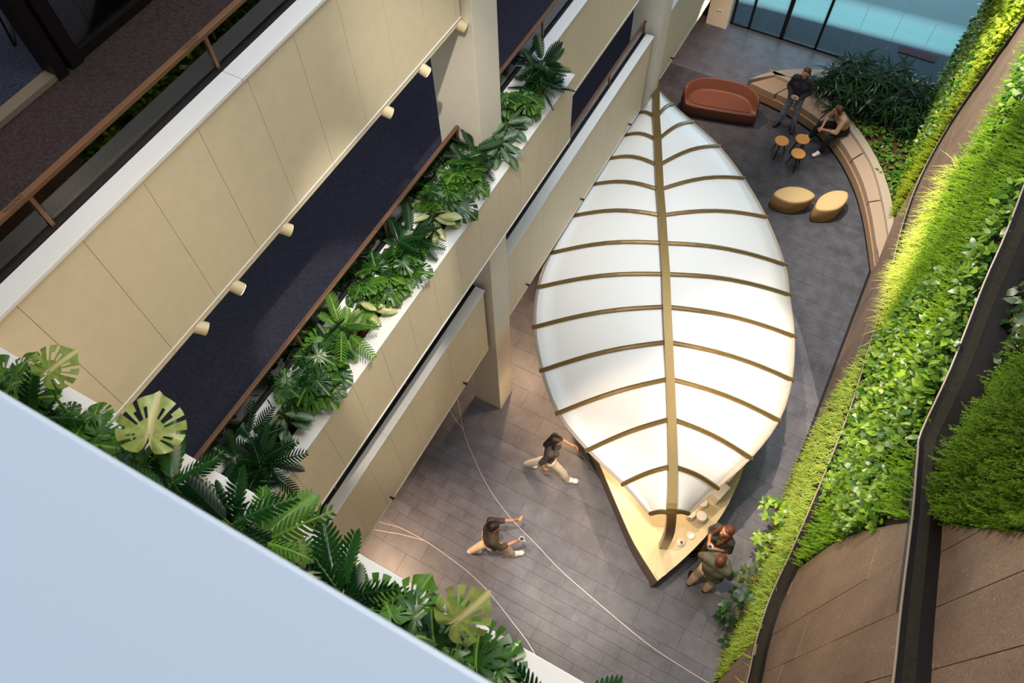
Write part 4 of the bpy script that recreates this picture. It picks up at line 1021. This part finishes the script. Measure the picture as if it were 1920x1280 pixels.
SH = [(-.55, 15.45, .7, 'low dark shrub at the narrow left end of the bed'), (-.15, 15.65, 1.15, 'dark strap-leaved shrub behind the standing man'), (.25, 15.85, 1.2, 'tallest dark shrub touching the glass wall line'), (.1, 15.25, 1.0, 'dark shrub behind the seated man'),
      (.62, 15.7, 1.15, 'dark shrub in the middle of the bed, back row'), (.55, 15.2, .95, 'dark shrub in the middle of the bed, front row'), (1.0, 15.95, 1.1, 'dark shrub at the right of the back row'), (1.05, 15.3, 1.05, 'wide bright-tipped shrub beside the green wall'), (1.45, 15.65, 1.1, 'dark shrub in the far right corner against the wall'), (1.5, 15.1, .8, 'small shrub squeezed against the green wall')]
for a in SH: shrub(*a)
def groundplant(x, y, r, label, n=34):
    a = rng.uniform(0, 6.28, n); rr = r * np.sqrt(rng.random(n)) * .8; b = np.stack([np.cos(a) * rr, np.sin(a) * rr, rng.uniform(.02, .14, n)], 1)
    d = norm(np.stack([np.cos(a), np.sin(a), rng.uniform(-.2, .6, n)], 1)); L = rng.uniform(.06, .11, n)
    V, F, kk = blades(b, d, np.tile(np.array([[0, 0, 1.]]), (n, 1)), L, L * .6, rng.uniform(.1, .5, n), 3, (.3, 1, .8, .05))
    V[:, 2] = np.maximum(V[:, 2], .0)
    o = npmesh('ground_cover_plant', V, F, np.repeat(rng.beta(1.5, 2, n), kk), M['ground']); o.location = (x, y, .33)
    tag(o, label, 'plant', 'low leafy plants on the soil bed')
GC = []
t_ = 0
while len(GC) < 34 and t_ < 4000:
    t_ += 1; x = R.uniform(-.6, 1.95); y = R.uniform(12.1, 15.2)
    if inside((x, y), dens(LO, 3) + [(2.0, 12), (2.0, 15.1), (1.0, 15.0), (-.6, 15.6)]) and all((x - a) ** 2 + (y - b) ** 2 > .05 for a, b in GC):
        e = min((x - p[0]) ** 2 + (y - p[1]) ** 2 for p in dens(LO, 3))
        if e > .02: GC.append((x, y))
for x, y in GC: groundplant(x, y, .13, 'low bright green leafy plant on the brown soil behind the curved bench')
# climbing plants that lean out at the foot of the wall
def wallplant(x, y, z, label, n, s, m='wallleaf', out=.35):
    root = empty('climbing_plant', (2.0, y, z), label=label, cat='plant'); st = MB(); parts = []
    m_ = max(3, n // 6)
    for i in range(m_):
        q = Vector((-R.uniform(.1, out), R.uniform(-.22, .22), R.uniform(-.1, .25))); st.tube([(0, 0, 0), (q.x * .5, q.y * .4, q.z * .7), tuple(q)], [.007, .005, .003], 5)
        k = 6; a = np.arange(k) * 1.05 + R.random(); d = norm(np.stack([np.cos(a), np.sin(a), rng.uniform(-.1, .4, k)], 1)); L = rng.uniform(.08, .13, k) * s
        V, F, kk = blades(np.tile(np.array(q)[None], (k, 1)), d, np.tile(np.array([[0, 0, 1.]]), (k, 1)), L, L * .55, rng.uniform(.1, .4, k), 3, (.3, 1, .8, .05))
        parts.append((V, F, np.repeat(rng.uniform(.1, 1, k), kk)))
    st.build('stem', M['twig'], root, local=True); V, F, T = merge(parts); o = npmesh('foliage', V, F, T, M[m], root); o['kind'] = 'stuff'
wallplant(2, 5.15, 1.0, 'pale-veined climber reaching out from the wall beside the woman', 60, 1.1, 'wallleaf', .5)
wallplant(2, 4.6, .9, 'leafy climber low on the wall, right of the man in green', 60, 1.0, 'wallleaf', .4)
wallplant(2, 4.1, .7, 'dark leaved climber sprig near the lower wall edge', 30, 1.0, 'wallleafdark', .4)
wallplant(2, 3.55, .9, 'climber with rounded dark leaves over the lower floor edge', 44, 1.15, 'shrub', .55)
wallplant(2, 3.25, .5, 'small round-leaved climber lowest on the floor edge', 26, 1.1, 'shrub', .4)

# ------------------------------------------------------------------ people
def ico(c, r, sub=2, sc=(1, 1, 1), rot=None):
    bm = bmesh.new(); bmesh.ops.create_icosphere(bm, subdivisions=sub, radius=1.0)
    V = []
    for v in bm.verts:
        p = Vector((v.co.x * r * sc[0], v.co.y * r * sc[1], v.co.z * r * sc[2]))
        if rot is not None: p = rot @ p
        V.append(tuple(p + Vector(c)))
    F = [tuple(v.index for v in f.verts) for f in bm.faces]; bm.free(); return V, F
class Body:
    def __init__(s): s.v = []; s.f = []
    def addm(s, V, F): n = len(s.v); s.v += V; s.f += [tuple(n + i for i in f) for f in F]; return s
    def ball(s, c, r, sc=(1, 1, 1), rot=None): return s.addm(*ico(c, r, 2, sc, rot))
    def cap(s, a, b, ra, rb, flat=1.0, ax=None):
        """tapered limb from a to b; flat squashes across the axis 'ax'"""
        a, b = Vector(a), Vector(b); d = (b - a).normalized(); L = (b - a).length
        u = d.cross(Vector(ax) if ax is not None else Vector((0, 1, 0)))
        if u.length < .05: u = d.cross(Vector((1, 0, 0)))
        u.normalize(); w_ = d.cross(u).normalized(); k = 14; V = []; rows = []
        st = [(-.96, .28), (-.7, .71), (-.35, .94)] ; prof = [(-ra * q, ra * c) for q, c in st] + [(0, ra), (L * .5, (ra + rb) / 2), (L, rb)] + [(L + rb * -q, rb * c) for q, c in st[::-1]]
        for t, r in prof:
            for j in range(k): an = 2 * math.pi * j / k; V.append(tuple(a + d * t + u * math.cos(an) * r + w_ * math.sin(an) * r * flat))
        F = []
        for i in range(len(prof) - 1):
            for j in range(k): q = (j + 1) % k; F.append((i * k + j, i * k + q, (i + 1) * k + q, (i + 1) * k + j))
        F.append(tuple(range(k))[::-1]); e = (len(prof) - 1) * k; F.append(tuple(range(e, e + k))); return s.addm(V, F)
    def finish(s, name, material, parent, voxel=.012, smooth=4):
        me = bpy.data.meshes.new(name); me.from_pydata(s.v, [], s.f); ob = bpy.data.objects.new('tmp', me); COL.objects.link(ob)
        r = ob.modifiers.new('r', 'REMESH'); r.mode = 'VOXEL'; r.voxel_size = voxel; r.use_smooth_shade = True
        sm = ob.modifiers.new('s', 'SMOOTH'); sm.factor = .5; sm.iterations = smooth
        dg = bpy.context.evaluated_depsgraph_get(); dg.update()
        m2 = bpy.data.meshes.new_from_object(ob.evaluated_get(dg)); m2.name = name; bpy.data.objects.remove(ob)
        m2.materials.clear(); m2.polygons.foreach_set('use_smooth', [True] * len(m2.polygons)); return link(m2, name, material, parent)
def V3(*a): return Vector(a)
def person(loc, rz, pose, label, shirt, trousers, shoes, hair, hairlen=0, sleeves='long', female=False, scale=.97, jacket=False, curl=.5):
    root = empty('person', loc, rz, label=label, cat='person'); root.scale = (scale,) * 3
    P = {k: Vector(v) for k, v in pose.items() if isinstance(v, tuple)}
    pel, chest, neck, head = P['pelvis'], P['chest'], P['neck'], P['head']
    sw = .85 if female else 1.0
    hd = Vector(pose.get('look', (0, 1, 0))).normalized(); side = hd.cross(V3(0, 0, 1)).normalized(); upv = side.cross(hd).normalized()
    rot = Matrix((side, hd, upv)).transposed()
    # trunk axes
    shv = (P['shR'] - P['shL']).normalized(); hv = (P['hipR'] - P['hipL']).normalized(); tr = (neck - pel).normalized(); fw = tr.cross(shv).normalized() * -1
    if fw.dot(V3(0, 1, 0)) < 0: fw = -fw
    def trunk(B, g):
        B.cap(pel - hv * .075, pel + hv * .075, .118 * sw + g, .118 * sw + g, .86, None)
        mid = (pel + chest) / 2
        B.cap(pel + tr * .06 - hv * .045, mid - shv * .045, .112 * sw + g, .106 * sw + g, 1); B.cap(pel + tr * .06 + hv * .045, mid + shv * .045, .112 * sw + g, .106 * sw + g, 1)
        B.cap(mid - shv * .045, chest - shv * .07, .106 * sw + g, .115 * sw + g); B.cap(mid + shv * .045, chest + shv * .07, .106 * sw + g, .115 * sw + g)
        B.cap(chest - shv * .07, chest + shv * .07, .112 * sw + g, .112 * sw + g)
        B.cap(chest + tr * .06, neck - tr * .03, .10 * sw + g, .062 + g)
        B.cap(P['shL'], neck - tr * .05, .056 + g, .058 + g); B.cap(P['shR'], neck - tr * .05, .056 + g, .058 + g)
        if female:
            for s_ in (-1, 1): B.ball(chest + shv * .065 * s_ + fw * .085, .058 + g)
    def arm(B, s_, g, to=1.0, hand=True):
        sh, el, wr = P['sh' + s_], P['el' + s_], P['wr' + s_]
        B.cap(sh, el, .052 * sw + g, .040 * sw + g)
        if to > 0: B.cap(el, el + (wr - el) * to, .040 * sw + g, (.040 - .014 * to) * sw + g)
    def leg(B, s_, g, to=1.0, sh=1):
        h, k, a = P['hip' + s_], P['kn' + s_], P['an' + s_]
        B.cap(h, k, .088 * sw + g, .056 + g); B.cap(k, k + (a - k) * .35, .056 + g, .058 + g * sh); B.cap(k + (a - k) * .35, k + (a - k) * to, .058 + g * sh, (.058 - .022 * to) + g * sh)
    B = Body(); trunk(B, 0)
    for s_ in 'LR':
        arm(B, s_, 0); leg(B, s_, 0)
        # hand: palm, four fingers of unequal length, thumb from the side
        wr = P['wr' + s_]; hdv = Vector(pose.get('hand' + s_, tuple((wr - P['el' + s_]).normalized()))).normalized()
        pn = Vector(pose.get('palm' + s_, (0, 0, -1))); lat = hdv.cross(pn).normalized(); pn = lat.cross(hdv).normalized() * (1 if lat.cross(hdv).dot(pn) > 0 else -1)
        B.cap(wr, wr + hdv * .035, .024, .027, 1)
        B.cap(wr + hdv * .035 - lat * .018, wr + hdv * .085 - lat * .022, .019, .017); B.cap(wr + hdv * .035 + lat * .018, wr + hdv * .085 + lat * .022, .019, .017); B.cap(wr + hdv * .04, wr + hdv * .085, .019, .017)
        th = lat * (1 if s_ == pose.get('thumbside', 'R') else -1)
        for i, (o_, L) in enumerate(((-.030, .060), (-.010, .072), (.010, .068), (.030, .052))):
            b0 = wr + hdv * .088 + th * -o_; c1 = (hdv * math.cos(curl) + pn * math.sin(curl)); c2 = (hdv * math.cos(curl * 2.1) + pn * math.sin(curl * 2.1))
            B.cap(b0, b0 + c1 * L * .55, .0098, .0090); B.cap(b0 + c1 * L * .55, b0 + c1 * L * .55 + c2 * L * .5, .0090, .0078)
        t0 = wr + hdv * .03 + th * .022; t1 = t0 + (hdv * .6 + th * .8).normalized() * .035; t2 = t1 + (hdv * .9 + th * .2 + pn * .4).normalized() * .03
        B.cap(t0, t1, .013, .011); B.cap(t1, t2, .011, .009)
        an = P['an' + s_]; fd = Vector(pose.get('foot' + s_, (0, 1, 0))).normalized()
        B.cap(an, an + fd * .13 + V3(0, 0, -.035), .036, .030)
    B.cap(neck - tr * .06, head - upv * .07, .056, .052)
    B.ball(head + upv * .012 - hd * .008, .092, (.84, 1.02, 1.06), rot); B.ball(head - upv * .045 + hd * .022, .066, (.86, .92, 1.0), rot); B.ball(head - upv * .088 + hd * .048, .026, (1.1, .9, .8), rot)
    B.cap(head + hd * .088 + upv * .012, head + hd * .106 - upv * .018, .009, .014)
    for s_ in (-1, 1):
        B.ball(head + side * .080 * s_ - upv * .008, .022, (.45, .8, 1.25), rot); B.ball(head + hd * .074 + side * .034 * s_ + upv * .022, .018, (1.2, .5, .5), rot)
    bodyo = B.finish('body', M['skin'], root, .0085, 3)
    E_ = MB()
    for s_ in (-1, 1): V, F = ico(head + hd * .084 + side * .030 * s_ + upv * .004, .009, 1, (1.25, .6, .7), rot); n = len(E_.v); E_.v += V; E_.f += [tuple(n + i for i in f) for f in F]
    E_.build('eyes', M['eye'], bodyo, local=True, smooth=True)
    E_ = MB(); V, F = ico(head + hd * .092 - upv * .046, .011, 1, (2.0, .6, .45), rot); E_.v += V; E_.f += F; E_.build('mouth', M['lip'], bodyo, local=True, smooth=True)
    # shirt
    G = Body(); g = .017 if not jacket else .028; trunk(G, g)
    if jacket: G.cap(pel - hv * .09 - tr * .05, pel + hv * .09 - tr * .05, .125 + g * .6, .125 + g * .6, .9)
    G.cap(chest + tr * .1, neck - tr * .01, .085 + g, .058 + g)
    tos = {'long': .97, 'half': .35, 'short': .0}[sleeves]
    for s_ in 'LR': arm(G, s_, g * .9, max(tos, .02)); G.ball(P['sh' + s_], .050 + g)
    G.finish('shirt' if not jacket else 'overshirt', M[shirt], root, .013, 3)
    Tm = Body(); g = .014
    Tm.cap(pel - hv * .075, pel + hv * .075, .118 * sw + g, .118 * sw + g, .95); Tm.cap(P['hipL'], P['hipR'], .10 + g, .10 + g); [Tm.ball(P['hip' + q], .10 + g) for q in 'LR']
    for s_ in 'LR': leg(Tm, s_, g, 1.03, 1.6)
    Tm.finish('trousers', M[trousers], root, .014, 4)
    for s_ in 'LR':
        an = P['an' + s_]; fd = Vector(pose.get('foot' + s_, (0, 1, 0))).normalized(); fs = fd.cross(V3(0, 0, 1)).normalized(); fu = fs.cross(fd)
        Sh = Body(); fr = Matrix((fs, fd, fu)).transposed()
        Sh.cap(an - fu * .035 - fd * .035, an + fd * .13 - fu * .045, .050, .044, 1); Sh.cap(an + fu * .03, an - fu * .03, .056, .056); Sh.cap(an + fu * .015 + fd * .02, an + fd * .09 - fu * .022, .05, .047)
        Sh.ball(an + fd * .145 - fu * .04, .052, (1.0, 1.3, .75), fr); Sh.ball(an - fd * .03 - fu * .05, .04, (1, 1.1, .7), fr)
        Sh.finish('shoe', M[shoes], root, .010, 2)
    Hh = Body(); Hh.ball(head + upv * .034 - hd * .034, .098, (.90, .98, .98), rot); Hh.ball(head + upv * .082 + hd * .026, .054, (1.2, .95, .55), rot)
    if hairlen:
        for s_ in (-1, 1):
            Hh.cap(head + side * .072 * s_ - hd * .02 + upv * .03, head + side * .09 * s_ - upv * .20 + hd * (.03 if s_ > 0 else .0), .036, .034)
            Hh.cap(head + side * .09 * s_ - upv * .20, head + side * .085 * s_ - upv * (.14 + hairlen) + hd * .03, .036, .022)
        Hh.cap(head - hd * .07, head - hd * .085 - upv * .26, .065, .055)
    else: Hh.cap(head - hd * .05, head - hd * .055 - upv * .055, .066, .050)
    Hh.finish('hair', M[hair], root, .011, 2)
    return root
def mugobj(x, y, z, label, fill='coffee', nm='coffee_cup'):
    o = empty(nm, (x, y, z), label=label, cat='cup')
    MB().lathe([(.024, -.045), (.03, -.04), (.038, .035), (.040, .045), (.036, .045), (.033, .03), (.002, .028)], k=20).build('cup_body', M['ceramic'], o, local=True, smooth=True)
    MB().lathe([(.002, .029), (.034, .031)], k=16).build('drink', M[fill], o, local=True)
    MB().tube([(.036, 0, .03), (.060, 0, .02), (.060, 0, -.012), (.034, 0, -.022)], .005, 6).build('handle', M['ceramic'], o, local=True)
    return o
STAND = dict(pelvis=(0, 0, .96), chest=(0, .0, 1.27), neck=(0, -.01, 1.48), head=(0, .025, 1.625), shL=(-.175, 0, 1.42), shR=(.175, 0, 1.42),
             elL=(-.25, -.02, 1.13), elR=(.25, -.02, 1.13), wrL=(-.10, .20, 1.07), wrR=(.10, .20, 1.07), handL=(.75, .5, .05), handR=(-.75, .5, .05), palmL=(.3, -.6, -.3), palmR=(-.3, -.6, -.3),
             hipL=(-.09, 0, .93), hipR=(.09, 0, .93), knL=(-.13, .02, .50), knR=(.13, .02, .50), anL=(-.17, -.02, .085), anR=(.17, -.02, .085), footL=(-.3, 1, 0), footR=(.35, 1, 0), look=(0, 1, -.25))
p = dict(STAND); p.update(look=(.35, 1, .05))
person((-.90, 14.50, 0), math.radians(176), p, 'standing man in charcoal pullover and faded jeans by the round tables, holding a cup', 'charcoal', 'denim', 'shoeblack', 'hairbrown')
mugobj(-.905, 14.245, 1.06, 'small pale cup held by the standing man in the charcoal pullover', 'coffee')
# seated man: local +y faces the tables
p = dict(pelvis=(0, 0, .53), chest=(0, .16, .82), neck=(0, .26, 1.0), head=(.0, .36, 1.12), shL=(-.175, .21, .95), shR=(.175, .21, .95), elL=(-.26, .34, .68), elR=(.26, .34, .68),
         wrL=(-.04, .52, .60), wrR=(.05, .52, .60), handL=(.45, .75, -.2), handR=(-.45, .75, -.2), palmL=(.6, 0, -.5), palmR=(-.6, 0, -.5), hipL=(-.09, 0, .51), hipR=(.09, 0, .51),
         knL=(-.22, .42, .50), knR=(.24, .42, .50), anL=(-.24, .50, .085), anR=(.26, .56, .085), footL=(-.2, 1, 0), footR=(.3, 1, 0), look=(.75, .75, -.1))
person((.30, 14.50, 0), math.radians(128), p, 'seated man in tan shirt and black trousers leaning forward on the curved bench', 'tan', 'blackcloth', 'shoewhite', 'hairbrown', sleeves='half')
p = dict(STAND); p.update(wrL=(-.07, .20, 1.20), wrR=(.07, .20, 1.20), elL=(-.22, .0, 1.10), elR=(.22, .0, 1.10), look=(.25, 1, .35), shL=(-.155, 0, 1.41), shR=(.155, 0, 1.41), anL=(-.09, -.02, .085), anR=(.12, .05, .085), knL=(-.1, .02, .5), knR=(.11, .06, .5),
         handL=(.8, .5, .1), handR=(-.8, .5, .1))
person((1.13, 4.30, 0), math.radians(152), p, 'woman with long auburn hair in dark patterned top beside the kiosk counter, holding a cup', 'patterned', 'taupe', 'shoeblack', 'hairred', hairlen=.16, sleeves='half', female=True)
mugobj(1.015, 4.075, 1.18, 'white coffee cup held by the woman with long hair')
p = dict(STAND); p.update(look=(.1, 1, -.25), wrL=(-.02, .26, 1.14), wrR=(.12, .24, 1.10), elL=(-.25, .08, 1.12), elR=(.27, .05, 1.12), anL=(-.16, -.08, .085), anR=(.12, -.02, .085), knL=(-.13, .0, .50))
person((1.19, 3.82, 0), math.radians(-8), p, 'man with auburn hair in sage overshirt and beige chinos, seen from behind at the kiosk', 'greencloth', 'beige', 'shoeblack', 'hairred', jacket=True)
WALK = dict(pelvis=(0, 0, .93), chest=(0, .03, 1.24), neck=(0, .04, 1.45), head=(0, .09, 1.60), shL=(-.17, .06, 1.39), shR=(.17, .02, 1.39), elL=(-.24, .16, 1.13), elR=(.24, -.12, 1.12), wrL=(-.20, .36, 1.03), wrR=(.24, -.06, .88),
            hipL=(-.09, -.02, .90), hipR=(.09, .03, .90), knL=(-.10, -.02, .47), knR=(.10, .24, .49), anL=(-.10, -.38, .13), anR=(.10, .36, .09), footL=(0, 1, -.45), footR=(0, 1, .15), look=(0, 1, -.3), palmL=(1, 0, 0), palmR=(-1, 0, 0))
p = dict(WALK)
person((-1.90, 4.36, 0), math.radians(-70), p, 'dark-haired person striding towards the kiosk in white trousers and grey top', 'patterned', 'whitecloth', 'shoewhite', 'hairdark', hairlen=.10, sleeves='short', female=True)
p = dict(WALK); p.update(elL=(-.22, .18, 1.12), wrL=(-.18, .42, 1.13), elR=(.22, .14, 1.12), wrR=(.16, .38, 1.10), handL=(.1, 1, 0), handR=(0, 1, 0), anL=(-.10, -.34, .13), anR=(.10, .34, .09))
person((-2.08, 2.64, 0), math.radians(-50), p, 'dark-haired man striding across the floor in brown shirt and beige trousers', 'brownshirt', 'beige', 'shoewhite', 'hairdark', sleeves='half')
a = math.radians(-50); q = Vector((.16, .50, 0)) * .97
mugobj(-2.08 + q.x * math.cos(a) - q.y * math.sin(a), 2.64 + q.x * math.sin(a) + q.y * math.cos(a), 1.10, 'white cup carried by the man in the brown shirt')
q = Vector((-.18, .55, 0)) * .97
o = empty('bread_roll', (-2.08 + q.x * math.cos(a) - q.y * math.sin(a), 2.64 + q.x * math.sin(a) + q.y * math.cos(a), 1.11), label='small tan pastry in the other hand of the man in brown', cat='pastry')
b = MB(); V, F = ico((0, 0, 0), .045, 2, (.7, 1.3, .5)); b.v = V; b.f = F; b.build('crust', M['oak'], o, local=True, smooth=True)
